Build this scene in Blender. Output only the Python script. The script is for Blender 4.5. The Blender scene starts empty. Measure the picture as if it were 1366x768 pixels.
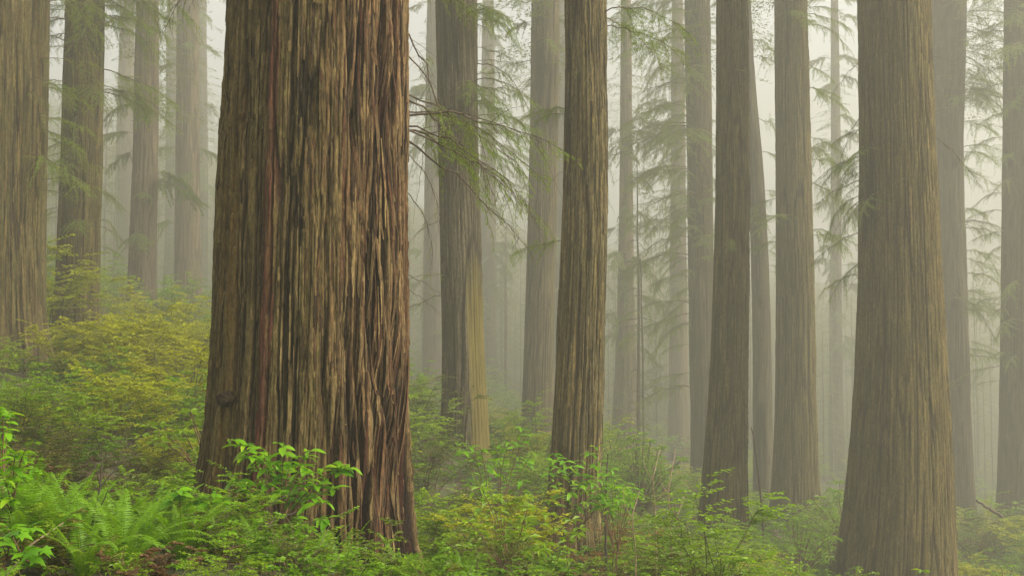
import bpy, math, random
import numpy as np
from mathutils import Vector, Matrix, Euler

S = bpy.context.scene
C = S.collection
R = math.radians
rnd = random.Random(11)
nrg = np.random.default_rng(5)

# ---------------------------------------------------------------- camera, world, sun, exposure
PITCH = R(3.0)
FPX, CX, CY = 1400.0, 683.0, 384.0
cd = bpy.data.cameras.new('camera')
cd.sensor_width = 36.0
cd.lens = 36.0 * FPX / 1366.0
cd.clip_start, cd.clip_end = 0.1, 2000.0
cam = bpy.data.objects.new('camera', cd)
C.objects.link(cam)
cam.location = (0, 0, 0)
cam.rotation_euler = (R(90) + PITCH, 0, 0)
S.camera = cam

SUN_DIR = Vector((0.80, -0.18, 0.62)).normalized()        # towards the sun
SUN_EL, SUN_ROT = math.asin(SUN_DIR.z), math.atan2(SUN_DIR.x, SUN_DIR.y)
w = bpy.data.worlds.new('World')
S.world = w
w.use_nodes = True
nt = w.node_tree
bg = nt.nodes['Background']
sky = nt.nodes.new('ShaderNodeTexSky')
sky.sky_type = 'NISHITA'
sky.sun_disc = False
sky.sun_elevation, sky.sun_rotation = SUN_EL, SUN_ROT
sky.air_density, sky.dust_density, sky.ozone_density = 1.0, 6.0, 0.6
hsv = nt.nodes.new('ShaderNodeHueSaturation')              # overcast: the blue is greyed out evenly
hsv.inputs['Saturation'].default_value = 0.25
nt.links.new(sky.outputs[0], hsv.inputs['Color'])
warm = nt.nodes.new('ShaderNodeMix')
warm.data_type = 'RGBA'; warm.blend_type = 'MULTIPLY'
warm.inputs[0].default_value = 1.0
warm.inputs[7].default_value = (0.99, 0.99, 0.985, 1)
nt.links.new(hsv.outputs[0], warm.inputs[6])
nt.links.new(warm.outputs[2], bg.inputs['Color'])
bg.inputs['Strength'].default_value = 0.15

sd = bpy.data.lights.new('sun', 'SUN')
sd.energy = 1.5
sd.angle = R(25)
sd.color = (1.0, 0.93, 0.76)
sun = bpy.data.objects.new('sun', sd)
C.objects.link(sun)
sun.rotation_euler = (-SUN_DIR).to_track_quat('-Z', 'Y').to_euler()
sun.location = (20, -10, 30)

S.view_settings.view_transform = 'Standard'
S.view_settings.look = 'None'
S.view_settings.gamma = 1.0
S.view_settings.use_curve_mapping = False
S.view_settings.exposure = 1.72
cy = S.cycles
cy.use_denoising = True
cy.use_light_tree = False
cy.max_bounces = 8
cy.diffuse_bounces = 3
cy.glossy_bounces = 2
cy.transmission_bounces = 3
cy.volume_bounces = 3
cy.transparent_max_bounces = 4
cy.caustics_reflective = cy.caustics_refractive = False
cy.sample_clamp_indirect = 4.0

HAZE_DENSITY = 0.0043

# ---------------------------------------------------------------- helpers
def D(Y):
    """Metres from the camera for a depth on the sketch's own scale: beyond 18 the forest opens out."""
    return Y if Y <= 18 else Y + 2.0 * (Y - 18) + 2.2 * max(0.0, Y - 38)

def P(px, py, Y):
    """The point at sketch depth Y seen at photograph pixel (px, py)."""
    Y = D(Y)
    c, s = math.cos(PITCH), math.sin(PITCH)
    u = CY - py
    d = (px - CX, FPX * c - u * s, FPX * s + u * c)
    k = Y / d[1]
    return Vector((d[0] * k, Y, d[2] * k))

def pix(x, y, z):
    c, s = math.cos(PITCH), math.sin(PITCH)
    f = y * c + z * s
    u = -y * s + z * c
    return CX + FPX * x / f, CY - FPX * u / f

TAB = np.random.default_rng(77).random((256, 256))
def vn(u, v, pu=0, seed=0):
    """2-D value noise 0..1, periodic in u when pu > 0."""
    u = np.asarray(u, float); v = np.asarray(v, float)
    i = np.floor(u).astype(int); j = np.floor(v).astype(int)
    f = u - i; g = v - j
    f = f * f * (3 - 2 * f); g = g * g * (3 - 2 * g)
    if pu:
        i0, i1 = i % pu, (i + 1) % pu
    else:
        i0, i1 = i, i + 1
    a, b = (i0 + seed * 37) % 256, (i1 + seed * 37) % 256
    c_, d_ = (j + seed * 91) % 256, (j + 1 + seed * 91) % 256
    return (TAB[a, c_] * (1 - f) + TAB[b, c_] * f) * (1 - g) + (TAB[a, d_] * (1 - f) + TAB[b, d_] * f) * g

def sstep(a, b, x):
    t = np.clip((x - a) / (b - a), 0, 1)
    return t * t * (3 - 2 * t)

def build_mesh(name, verts, tris, mat, attrs=None, smooth=True):
    verts = np.asarray(verts, np.float32); tris = np.asarray(tris, np.int32)
    me = bpy.data.meshes.new(name)
    n, m, k = len(verts), len(tris), tris.shape[1]
    me.vertices.add(n)
    me.vertices.foreach_set('co', verts.ravel())
    me.loops.add(m * k)
    me.loops.foreach_set('vertex_index', tris.ravel())
    me.polygons.add(m)
    me.polygons.foreach_set('loop_start', np.arange(0, m * k, k, dtype=np.int32))
    me.polygons.foreach_set('use_smooth', np.full(m, smooth, dtype=bool))
    for an, av in (attrs or {}).items():
        a = me.attributes.new(an, 'FLOAT', 'POINT')
        a.data.foreach_set('value', np.asarray(av, np.float32))
    me.update(calc_edges=True)
    me.materials.append(mat)
    return me

class Acc:
    """Collects triangles with one random tint per piece."""
    def __init__(s): s.v, s.t, s.a, s.n = [], [], [], 0
    def add(s, v, t, a):
        v = np.asarray(v, float); t = np.asarray(t, int)
        s.v.append(v); s.t.append(t + s.n); s.n += len(v)
        s.a.append(np.broadcast_to(np.asarray(a, float), (len(v),)))
    def mesh(s, name, mat, smooth=True):
        return build_mesh(name, np.concatenate(s.v), np.concatenate(s.t), mat, {'tint': np.concatenate(s.a)}, smooth)
    def leaves(s, p, d, up, L, W, fold=0.25, curl=0.0, tint=None, mid=0.45):
        """Many folded leaf blades: p base points, d directions, up normals (n x 3), L, W sizes."""
        p, d, up = (np.asarray(x, float) for x in (p, d, up))
        n = len(p)
        if not n: return
        L = np.broadcast_to(np.asarray(L, float), (n,))[:, None]; W = np.broadcast_to(np.asarray(W, float), (n,))[:, None]
        d = d / (np.linalg.norm(d, axis=1, keepdims=True) + 1e-9)
        side = np.cross(d, up); side /= (np.linalg.norm(side, axis=1, keepdims=True) + 1e-9)
        nn = np.cross(side, d)
        mids = p + d * L * mid
        v = np.stack([p, mids + side * W * .5 + nn * W * fold, p + d * L - nn * L * curl, mids - side * W * .5 + nn * W * fold], axis=1).reshape(-1, 3)
        b = np.arange(n)[:, None] * 4
        t = np.concatenate([b + [0, 1, 2], b + [0, 2, 3]])
        s.add(v, t, np.repeat(nrg.random(n) if tint is None else tint, 4))
    def tube(s, pts, rad, sides=5, tint=0.5):
        pts = np.asarray(pts, float); k = len(pts)
        rad = np.broadcast_to(np.asarray(rad, float), (k,))
        tg = np.gradient(pts, axis=0); tg /= (np.linalg.norm(tg, axis=1, keepdims=True) + 1e-9)
        ref = np.array([0.31, 0.23, 0.92]) if abs(tg[0][2]) < .8 else np.array([0.95, 0.2, 0.1])
        a = np.cross(tg, ref); a /= (np.linalg.norm(a, axis=1, keepdims=True) + 1e-9)
        b = np.cross(tg, a)
        th = np.linspace(0, 2 * np.pi, sides, endpoint=False)
        v = pts[:, None] + rad[:, None, None] * (a[:, None] * np.cos(th)[None, :, None] + b[:, None] * np.sin(th)[None, :, None])
        v = v.reshape(-1, 3)
        t = []
        for i in range(k - 1):
            for j in range(sides):
                q, r_ = i * sides + j, i * sides + (j + 1) % sides
                t += [(q, r_, r_ + sides), (q, r_ + sides, q + sides)]
        s.add(v, t, tint)

def link(name, data, parent=None, loc=None):
    o = bpy.data.objects.new(name, data)
    C.objects.link(o)
    if parent is not None: o.parent = parent
    if loc is not None: o.location = loc
    return o

def thing(name, label, cat, loc, rz=0.0, group=None):
    o = link(name, None, None, loc)
    o.rotation_euler = (0, 0, rz)
    o['label'] = label; o['category'] = cat
    if group: o['group'] = group
    return o

# ---------------------------------------------------------------- materials
def new_mat(name):
    m = bpy.data.materials.new(name)
    m.use_nodes = True
    n = m.node_tree.nodes
    return m, n, m.node_tree.links, n['Principled BSDF'], n['Material Output']

def attr(n, name):
    a = n.new('ShaderNodeAttribute'); a.attribute_name = name
    return a.outputs['Fac']

def mixc(n, l, fac, a, b, mode='MIX'):
    x = n.new('ShaderNodeMix'); x.data_type = 'RGBA'; x.blend_type = mode
    for sock, val in ((x.inputs[0], fac), (x.inputs[6], a), (x.inputs[7], b)):
        if isinstance(val, bpy.types.NodeSocket): l.new(val, sock)
        elif isinstance(val, (int, float)): sock.default_value = val
        else: sock.default_value = (*val, 1)
    return x.outputs[2]

def maprange(n, l, v, a, b, c=0.0, d=1.0):
    x = n.new('ShaderNodeMapRange')
    l.new(v, x.inputs[0])
    for k, q in zip((1, 2, 3, 4), (a, b, c, d)): x.inputs[k].default_value = q
    return x.outputs[0]

def noise(n, l, scale, stretch=(1, 1, 1), detail=4, rough=0.6, offs=(0, 0, 0)):
    tc = n.new('ShaderNodeTexCoord')
    mp = n.new('ShaderNodeMapping')
    mp.inputs['Scale'].default_value = stretch
    mp.inputs['Location'].default_value = offs
    l.new(tc.outputs['Object'], mp.inputs[0])
    oi = n.new('ShaderNodeObjectInfo')
    sh_ = n.new('ShaderNodeVectorMath'); sh_.operation = 'MULTIPLY_ADD'      # every object its own piece of the grain
    l.new(oi.outputs['Random'], sh_.inputs[0]); sh_.inputs[1].default_value = (41, 23, 17)
    l.new(mp.outputs[0], sh_.inputs[2])
    t = n.new('ShaderNodeTexNoise')
    t.inputs['Scale'].default_value = scale
    t.inputs['Detail'].default_value = detail
    t.inputs['Roughness'].default_value = rough
    l.new(sh_.outputs[0], t.inputs['Vector'])
    return t.outputs['Fac']

def bark_mat(name, inner, outer, pale, lichen, lichen_amt=0.5, bump=0.5, red=None):
    """Redwood bark: reddish inner bark in the furrows, weathered strips on the ridges, lichen patches."""
    m, n, l, bs, out = new_mat(name)
    ridge = attr(n, 'ridge')
    fib = noise(n, l, 9.0, (1, 1, 0.045), 6, 0.7)
    fib2 = noise(n, l, 30.0, (1, 1, 0.05), 4, 0.65, (3, 1, 0))
    patch = noise(n, l, 1.1, (1, 1, 0.45), 6, 0.7, (7, 2, 1))
    speck = noise(n, l, 24.0, (1, 1, 0.35), 5, 0.75, (1, 9, 4))
    top = mixc(n, l, maprange(n, l, fib, 0.42, 0.62), outer, pale)
    top = mixc(n, l, maprange(n, l, fib2, 0.34, 0.56, 0.6, 0.0), top, inner)
    fb = attr(n, 'fibre')
    top = mixc(n, l, maprange(n, l, fb, 0.56, 0.70, 0.0, 0.9), top, pale)
    top = mixc(n, l, maprange(n, l, fb, 0.18, 0.38, 0.6, 0.0), top, inner)
    pv_ = maprange(n, l, attr(n, 'plate'), 0.15, 0.85, 0.68, 1.4)
    pc_ = n.new('ShaderNodeCombineXYZ')
    for k_ in range(3): l.new(pv_, pc_.inputs[k_])
    top = mixc(n, l, 1.0, top, pc_.outputs[0], 'MULTIPLY')
    col = mixc(n, l, maprange(n, l, ridge, 0.10, 0.66), inner, top)
    if red:
        col = mixc(n, l, attr(n, 'red'), col, mixc(n, l, maprange(n, l, fib, 0.4, 0.65), red, tuple(min(1, c * 2.1) for c in red)))
    lm = n.new('ShaderNodeMath'); lm.operation = 'MULTIPLY'
    l.new(maprange(n, l, patch, 0.5 - lichen_amt * .3, 0.75 - lichen_amt * .3), lm.inputs[0])
    l.new(maprange(n, l, speck, 0.40, 0.62, 0.25, 1.0), lm.inputs[1])
    lm2 = n.new('ShaderNodeMath'); lm2.operation = 'MULTIPLY'
    l.new(lm.outputs[0], lm2.inputs[0])
    l.new(maprange(n, l, ridge, 0.3, 0.85, 0.15, 0.8), lm2.inputs[1])
    if red:
        lm3 = n.new('ShaderNodeMath'); lm3.operation = 'MULTIPLY'
        l.new(lm2.outputs[0], lm3.inputs[0]); l.new(attr(n, 'lichen'), lm3.inputs[1])
        fac = lm3.outputs[0]
        ms = attr(n, 'orange')
        col = mixc(n, l, ms, col, (0.23, 0.115, 0.025))
    else:
        fac = lm2.outputs[0]
    col = mixc(n, l, fac, col, lichen)
    if not red:
        oi = n.new('ShaderNodeObjectInfo')
        tv = n.new('ShaderNodeCombineXYZ')
        l.new(maprange(n, l, oi.outputs['Random'], 0, 1, 0.78, 1.2), tv.inputs[0])
        l.new(maprange(n, l, oi.outputs['Random'], 0, 1, 0.84, 1.14), tv.inputs[1])
        l.new(maprange(n, l, oi.outputs['Random'], 0, 1, 1.0, 1.0), tv.inputs[2])
        col = mixc(n, l, 1.0, col, tv.outputs[0], 'MULTIPLY')
    grain = noise(n, l, 20.0, (1, 1, 0.28), 6, 0.85, (5, 5, 2))
    gv = maprange(n, l, grain, 0.36, 0.64, 0.32, 1.38)
    gc = n.new('ShaderNodeCombineXYZ')
    for k_ in range(3): l.new(gv, gc.inputs[k_])
    col = mixc(n, l, 1.0, col, gc.outputs[0], 'MULTIPLY')
    l.new(col, bs.inputs['Base Color'])
    bs.inputs['Roughness'].default_value = 0.92
    bs.inputs['Specular IOR Level'].default_value = 0.25
    bp = n.new('ShaderNodeBump')
    bp.inputs['Strength'].default_value = bump
    bp.inputs['Distance'].default_value = 0.05
    add = n.new('ShaderNodeMath'); add.operation = 'ADD'
    l.new(fib, add.inputs[0]); l.new(grain, add.inputs[1])
    add2 = n.new('ShaderNodeMath'); add2.operation = 'ADD'
    l.new(add.outputs[0], add2.inputs[0]); l.new(speck, add2.inputs[1])
    l.new(add2.outputs[0], bp.inputs['Height'])
    l.new(bp.outputs[0], bs.inputs['Normal'])
    return m

def leaf_mat(name, a, b, c, trans=0.4, rough=0.5, obj_var=0.5):
    """Leaf: three colours mixed by each leaf's own tint and each plant's own random value, part of the light passing through."""
    m, n, l, bs, out = new_mat(name)
    t = attr(n, 'tint')
    col = mixc(n, l, maprange(n, l, t, 0.0, 0.75), a, b)
    col = mixc(n, l, maprange(n, l, t, 0.86, 1.0), col, c)
    oi = n.new('ShaderNodeObjectInfo')
    col = mixc(n, l, maprange(n, l, oi.outputs['Random'], 0, 1, 0, obj_var), col, tuple(q * .55 + p * .45 for q, p in zip(c, b)))
    l.new(col, bs.inputs['Base Color'])
    bs.inputs['Roughness'].default_value = rough
    bs.inputs['Specular IOR Level'].default_value = 0.3
    tr = n.new('ShaderNodeBsdfTranslucent')
    l.new(mixc(n, l, 1.0, col, (1.25, 1.2, 0.45), 'MULTIPLY'), tr.inputs['Color'])
    mx = n.new('ShaderNodeMixShader')
    mx.inputs[0].default_value = trans
    l.new(bs.outputs[0], mx.inputs[1]); l.new(tr.outputs[0], mx.inputs[2])
    l.new(mx.outputs[0], out.inputs['Surface'])
    return m

def wood_mat(name, a, b, scale=12):
    m, n, l, bs, out = new_mat(name)
    f = noise(n, l, scale, (1, 1, 0.5), 4)
    l.new(mixc(n, l, maprange(n, l, f, 0.3, 0.7), a, b), bs.inputs['Base Color'])
    bs.inputs['Roughness'].default_value = 0.9
    return m

M_HERO = bark_mat('bark_big', (0.018, 0.007, 0.003), (0.105, 0.056, 0.020), (0.27, 0.18, 0.070), (0.165, 0.142, 0.034), 0.9, 1.0, red=(0.092, 0.028, 0.014))
M_BARK_WARM = bark_mat('bark_warm', (0.040, 0.024, 0.008), (0.135, 0.089, 0.030), (0.23, 0.165, 0.060), (0.11, 0.098, 0.022), 0.5, 0.7)
M_BARK = bark_mat('bark_brown', (0.032, 0.018, 0.007), (0.096, 0.060, 0.021), (0.165, 0.115, 0.042), (0.080, 0.082, 0.014), 0.8, 0.8)
M_BARK_GREY = bark_mat('bark_grey', (0.036, 0.022, 0.010), (0.092, 0.063, 0.030), (0.15, 0.11, 0.055), (0.085, 0.078, 0.022), 0.6, 0.7)
M_BARK_FAR = bark_mat('bark_far', (0.035, 0.022, 0.013), (0.09, 0.060, 0.036), (0.13, 0.095, 0.058), (0.075, 0.07, 0.026), 0.3, 0.5)
M_TWIG = wood_mat('twig', (0.055, 0.035, 0.020), (0.12, 0.085, 0.05))
M_TWIG_PALE = wood_mat('twig_pale', (0.20, 0.13, 0.07), (0.36, 0.26, 0.15))
M_STEM_DARK = wood_mat('stem_dark', (0.018, 0.012, 0.008), (0.045, 0.028, 0.016))
M_STEM_RED = wood_mat('stem_red', (0.09, 0.045, 0.02), (0.16, 0.085, 0.035))
M_STEM_OLIVE = wood_mat('stem_olive', (0.06, 0.055, 0.018), (0.11, 0.085, 0.03))
M_NEEDLE = leaf_mat('needles', (0.100, 0.165, 0.008), (0.175, 0.265, 0.012), (0.25, 0.31, 0.02), 0.42, 0.55, 0.35)
M_NEEDLE_FAR = leaf_mat('needles_far', (0.070, 0.11, 0.014), (0.110, 0.16, 0.020), (0.16, 0.20, 0.03), 0.35, 0.6, 0.35)
M_HUCK = leaf_mat('huckleberry_leaf', (0.060, 0.150, 0.002), (0.215, 0.380, 0.004), (0.40, 0.44, 0.008), 0.5, 0.42, 0.55)
M_HUCK_Y = leaf_mat('huckleberry_yellow', (0.150, 0.200, 0.002), (0.370, 0.420, 0.004), (0.48, 0.39, 0.007), 0.5, 0.45, 0.5)
M_HUCK_D = leaf_mat('huckleberry_dark', (0.045, 0.080, 0.004), (0.110, 0.145, 0.006), (0.22, 0.13, 0.015), 0.38, 0.45, 0.5)
M_RUST = leaf_mat('rust_leaf', (0.13, 0.050, 0.010), (0.20, 0.100, 0.012), (0.24, 0.18, 0.015), 0.38, 0.5, 0.3)
M_FERN = leaf_mat('fern_leaf', (0.090, 0.190, 0.005), (0.150, 0.310, 0.007), (0.26, 0.38, 0.010), 0.48, 0.45, 0.4)
M_FERN_DEAD = leaf_mat('fern_dead', (0.075, 0.038, 0.014), (0.125, 0.065, 0.022), (0.19, 0.11, 0.04), 0.3, 0.7, 0.3)
M_RHODO = leaf_mat('rhododendron_leaf', (0.070, 0.210, 0.005), (0.170, 0.400, 0.008), (0.34, 0.48, 0.015), 0.48, 0.36, 0.45)
M_RHODO_FAR = leaf_mat('rhododendron_mid', (0.090, 0.190, 0.006), (0.170, 0.310, 0.008), (0.28, 0.37, 0.012), 0.45, 0.4, 0.5)
M_MAPLE = leaf_mat('broad_leaf', (0.090, 0.260, 0.006), (0.150, 0.370, 0.008), (0.26, 0.42, 0.015), 0.5, 0.45, 0.3)

# ---------------------------------------------------------------- the redwoods' outlines: photo rows (y, left edge, right edge) at a depth
TREES = [
 # key, depth, rows, base row, material, angular res, label
 ('T1', 26, [(0,-92,61),(150,-90,60),(300,-88,57),(420,-90,57),(470,-100,62)], 480, M_BARK, 260, 'broad brown redwood trunk cut off by the left edge of the photo'),
 ('T2', 32, [(0,88,140),(100,85,138),(200,82,137),(300,78,135),(400,73,133),(450,68,135)], 462, M_BARK, 200, 'ridged redwood half veiled by green sprays, next to the broad trunk at the left edge'),
 ('T3', 42, [(0,181,212),(200,177,213),(300,173,210),(395,169,209)], 420, M_BARK_FAR, 140, 'hazy purplish redwood rising above the yellow-green bushes on the left'),
 ('T3b', 62, [(0,160,180),(330,152,178)], 390, M_BARK_FAR, 80, 'faint thin trunk just left of the hazy purplish redwood'),
 ('T4', 48, [(0,236,266),(200,234,267),(330,233,268),(410,231,272)], 445, M_BARK_FAR, 120, 'pale hazy redwood close to the left side of the giant trunk'),
 ('T4b', 66, [(0,222,238),(330,220,240)], 400, M_BARK_FAR, 80, 'very faint trunk between the two hazy redwoods left of the giant'),
 ('T5', 16, [(0,305,552),(100,299,552),(200,293,553),(320,287,553),(450,281,554),(520,277,555),(580,272,557),(620,267,559),(660,258,562),(700,248,565),(745,232,570),(790,215,580)], 752, M_HERO, 900, 'giant foreground redwood with deeply furrowed reddish bark and a round burl'),
 ('T6', 28, [(0,579,639),(100,581,639),(200,583,640),(350,586,645),(450,588,648),(520,588,652),(585,584,657)], 605, M_BARK_GREY, 260, 'two-toned grey and tan redwood just right of the giant trunk'),
 ('T7', 40, [(0,708,748),(200,706,746),(350,701,743),(480,697,740),(560,694,740),(600,690,744)], 615, M_BARK_GREY, 150, 'greyish purple hazy redwood tight behind the tan mid trunk'),
 ('T7b', 58, [(0,738,764),(350,735,763),(560,732,766)], 580, M_BARK_FAR, 90, 'faint trunk showing as a strip between the purple and tan redwoods'),
 ('T8', 22, [(0,752,810),(100,752,812),(200,750,813),(300,748,812),(400,744,810),(500,739,807),(590,734,805),(640,730,803),(690,725,803),(745,716,808),(790,705,815)], 758, M_BARK_WARM, 330, 'warm tan redwood in the middle with leafy shrub at its foot'),
 ('T8b', 62, [(250,640,662),(480,638,664)], 520, M_BARK_FAR, 80, 'faint pinkish trunk in the fog right of the two-toned redwood'),
 ('T8c', 54, [(200,566,588),(480,563,590)], 520, M_BARK_FAR, 80, 'dim trunk in the fog between the giant and the two-toned redwood'),
 ('T9', 43, [(0,912,948),(350,917,953),(560,920,958),(650,920,962)], 690, M_BARK_GREY, 160, 'dark hazy redwood tucked behind the left of the paired trunks'),
 ('T10', 29, [(0,955,998),(120,954,1000),(250,953,1002),(400,949,1001),(500,945,999),(600,938,999),(690,929,1000),(740,922,1004)], 745, M_BARK, 220, 'straight redwood right of centre with a bush growing against its foot'),
 ('T10b', 41, [(0,984,1002),(120,990,1009),(230,996,1020),(300,1000,1024),(400,1003,1028),(560,1004,1031),(690,1003,1034)], 700, M_BARK_GREY, 110, 'leaning redwood half hidden behind the straight one right of centre'),
 ('T11', 37, [(0,1032,1077),(200,1034,1082),(400,1035,1087),(550,1034,1090),(640,1029,1093),(690,1025,1097)], 700, M_BARK, 220, 'straight hazy redwood above the bright green shrub on the right'),
 ('T12', 28, [(0,1145,1241),(100,1147,1243),(200,1148,1247),(400,1146,1257),(500,1142,1262),(560,1138,1266),(640,1131,1269),(700,1124,1271),(768,1113,1274),(820,1100,1280)], 800, M_BARK, 420, 'large redwood on the right with mossy brown bark'),
 ('T12b', 43, [(0,1236,1290),(200,1236,1284),(400,1236,1290),(600,1234,1296),(700,1230,1302)], 735, M_BARK_GREY, 150, 'dim redwood behind the right flank of the large right trunk'),
 ('T13', 42, [(0,1341,1392),(200,1338,1392),(500,1335,1396),(680,1331,1402),(730,1326,1406)], 745, M_BARK_GREY, 150, 'hazy redwood cut off by the right edge of the photo'),
 ('T14', 56, [(400,893,917),(600,890,920)], 630, M_BARK_FAR, 80, 'faint trunk low in the fog left of the dark hazy redwood'),
 ('T15', 50, [(250,826,845),(450,822,848),(560,816,854)], 600, M_BARK_FAR, 80, 'dim flaring trunk in the fog right of the warm tan redwood'),
 ('T16', 60, [(200,1108,1122),(500,1106,1124)], 620, M_BARK_FAR, 70, 'slim faint trunk in the fog left of the large right redwood'),
 ('T17', 64, [(0,262,276),(300,262,278)], 420, M_BARK_FAR, 70, 'slim faint trunk in the fog touching the giant trunk on its left'),
]

# ---------------------------------------------------------------- terrain: a thin-plate surface through the trees' feet
ctrl = []
for k, Y, rows, by, *_ in TREES:
    bx = np.interp(by, [r[0] for r in rows], [(r[1] + r[2]) / 2 for r in rows])
    p = P(bx, by, Y)
    if k not in ('T3b', 'T4b', 'T7b', 'T8b', 'T8c', 'T16', 'T17', 'T14', 'T15'):
        ctrl.append((p.x, p.y, p.z))
NTREE = len(ctrl)
ctrl += [(0, 0, -1.75), (-6, 2, -1.3), (6, 2, -2.8), (-5, 9, -1.85), (-2.4, 10.5, -2.35), (1, 11, -3.0), (3.2, 15, -4.1), (-9, 14, -1.35), (10, 12, -5.2),
         (-20, 0, 1.0), (20, 0, -6.5), (0, -20, -1.5), (-30, 40, 4.5), (30, 40, -9), (0, 62, -3.5), (-25, 70, 3.5), (30, 75, -8), (0, 95, 0), (-60, 90, 8), (60, 90, -8), (-60, 20, 8), (60, 20, -13)]
ctrl = np.array(ctrl[:NTREE] + [tuple(q * D(c[1]) / c[1] for q in c) if c[1] > 18 else c for c in ctrl[NTREE:]])
def tps_fit(c, lam=0.5):
    n = len(c)
    d2 = ((c[:, None, :2] - c[None, :, :2]) ** 2).sum(-1)
    K = np.where(d2 > 0, .5 * d2 * np.log(d2 + 1e-12), 0) + lam * np.eye(n)
    Q = np.c_[np.ones(n), c[:, :2]]
    A = np.block([[K, Q], [Q.T, np.zeros((3, 3))]])
    return np.linalg.solve(A, np.r_[c[:, 2], 0, 0, 0])
TW = tps_fit(ctrl)
def ground(x, y):
    x = np.atleast_1d(np.asarray(x, float)); y = np.atleast_1d(np.asarray(y, float))
    xc, yc = np.clip(x, -160, 160), np.clip(y, -25, 300)
    d2 = (xc[:, None] - ctrl[None, :, 0]) ** 2 + (yc[:, None] - ctrl[None, :, 1]) ** 2
    z = (.5 * d2 * np.log(d2 + 1e-12)) @ TW[:-3] + TW[-3] + TW[-2] * xc + TW[-1] * yc
    z = z + 52 * sstep(270, 425, y) + 8 * sstep(-50, -160, x)
    return z + (vn(x * .8, y * .8, seed=3) - .5) * .16 + (vn(x * .27, y * .27, seed=4) - .5) * .3
def gz(x, y): return float(ground(x, y)[0])

m, n, l, bs, out = new_mat('forest_floor')
f1 = noise(n, l, 1.2, detail=6); f2 = noise(n, l, 14, detail=5)
col = mixc(n, l, maprange(n, l, f2, .35, .65), (0.030, 0.018, 0.010), (0.10, 0.055, 0.025))
col = mixc(n, l, maprange(n, l, f1, .42, .6), col, (0.045, 0.06, 0.012))
l.new(col, bs.inputs['Base Color']); bs.inputs['Roughness'].default_value = .95
bp = n.new('ShaderNodeBump'); bp.inputs['Strength'].default_value = .8; bp.inputs['Distance'].default_value = .06
l.new(f2, bp.inputs['Height']); l.new(bp.outputs[0], bs.inputs['Normal'])
M_GROUND = m
gx = np.concatenate([np.linspace(-330, -40, 45)[:-1], np.linspace(-40, 40, 170), np.linspace(40, 330, 45)[1:]])
gy = np.concatenate([np.linspace(-60, 2, 20)[:-1], np.linspace(2, 75, 170), np.linspace(75, 465, 80)[1:]])
GX, GY = np.meshgrid(gx, gy)
GZ = ground(GX.ravel(), GY.ravel())
nx, ny = len(gx), len(gy)
ii, jj = np.meshgrid(np.arange(nx - 1), np.arange(ny - 1))
q = (jj * nx + ii).ravel()
me = build_mesh('ground', np.c_[GX.ravel(), GY.ravel(), GZ], np.c_[q, q + 1, q + nx + 1, q + nx], M_GROUND)
go = link('ground', me); go['kind'] = 'structure'; go['label'] = 'sloping forest floor of brown litter under the undergrowth'

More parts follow.
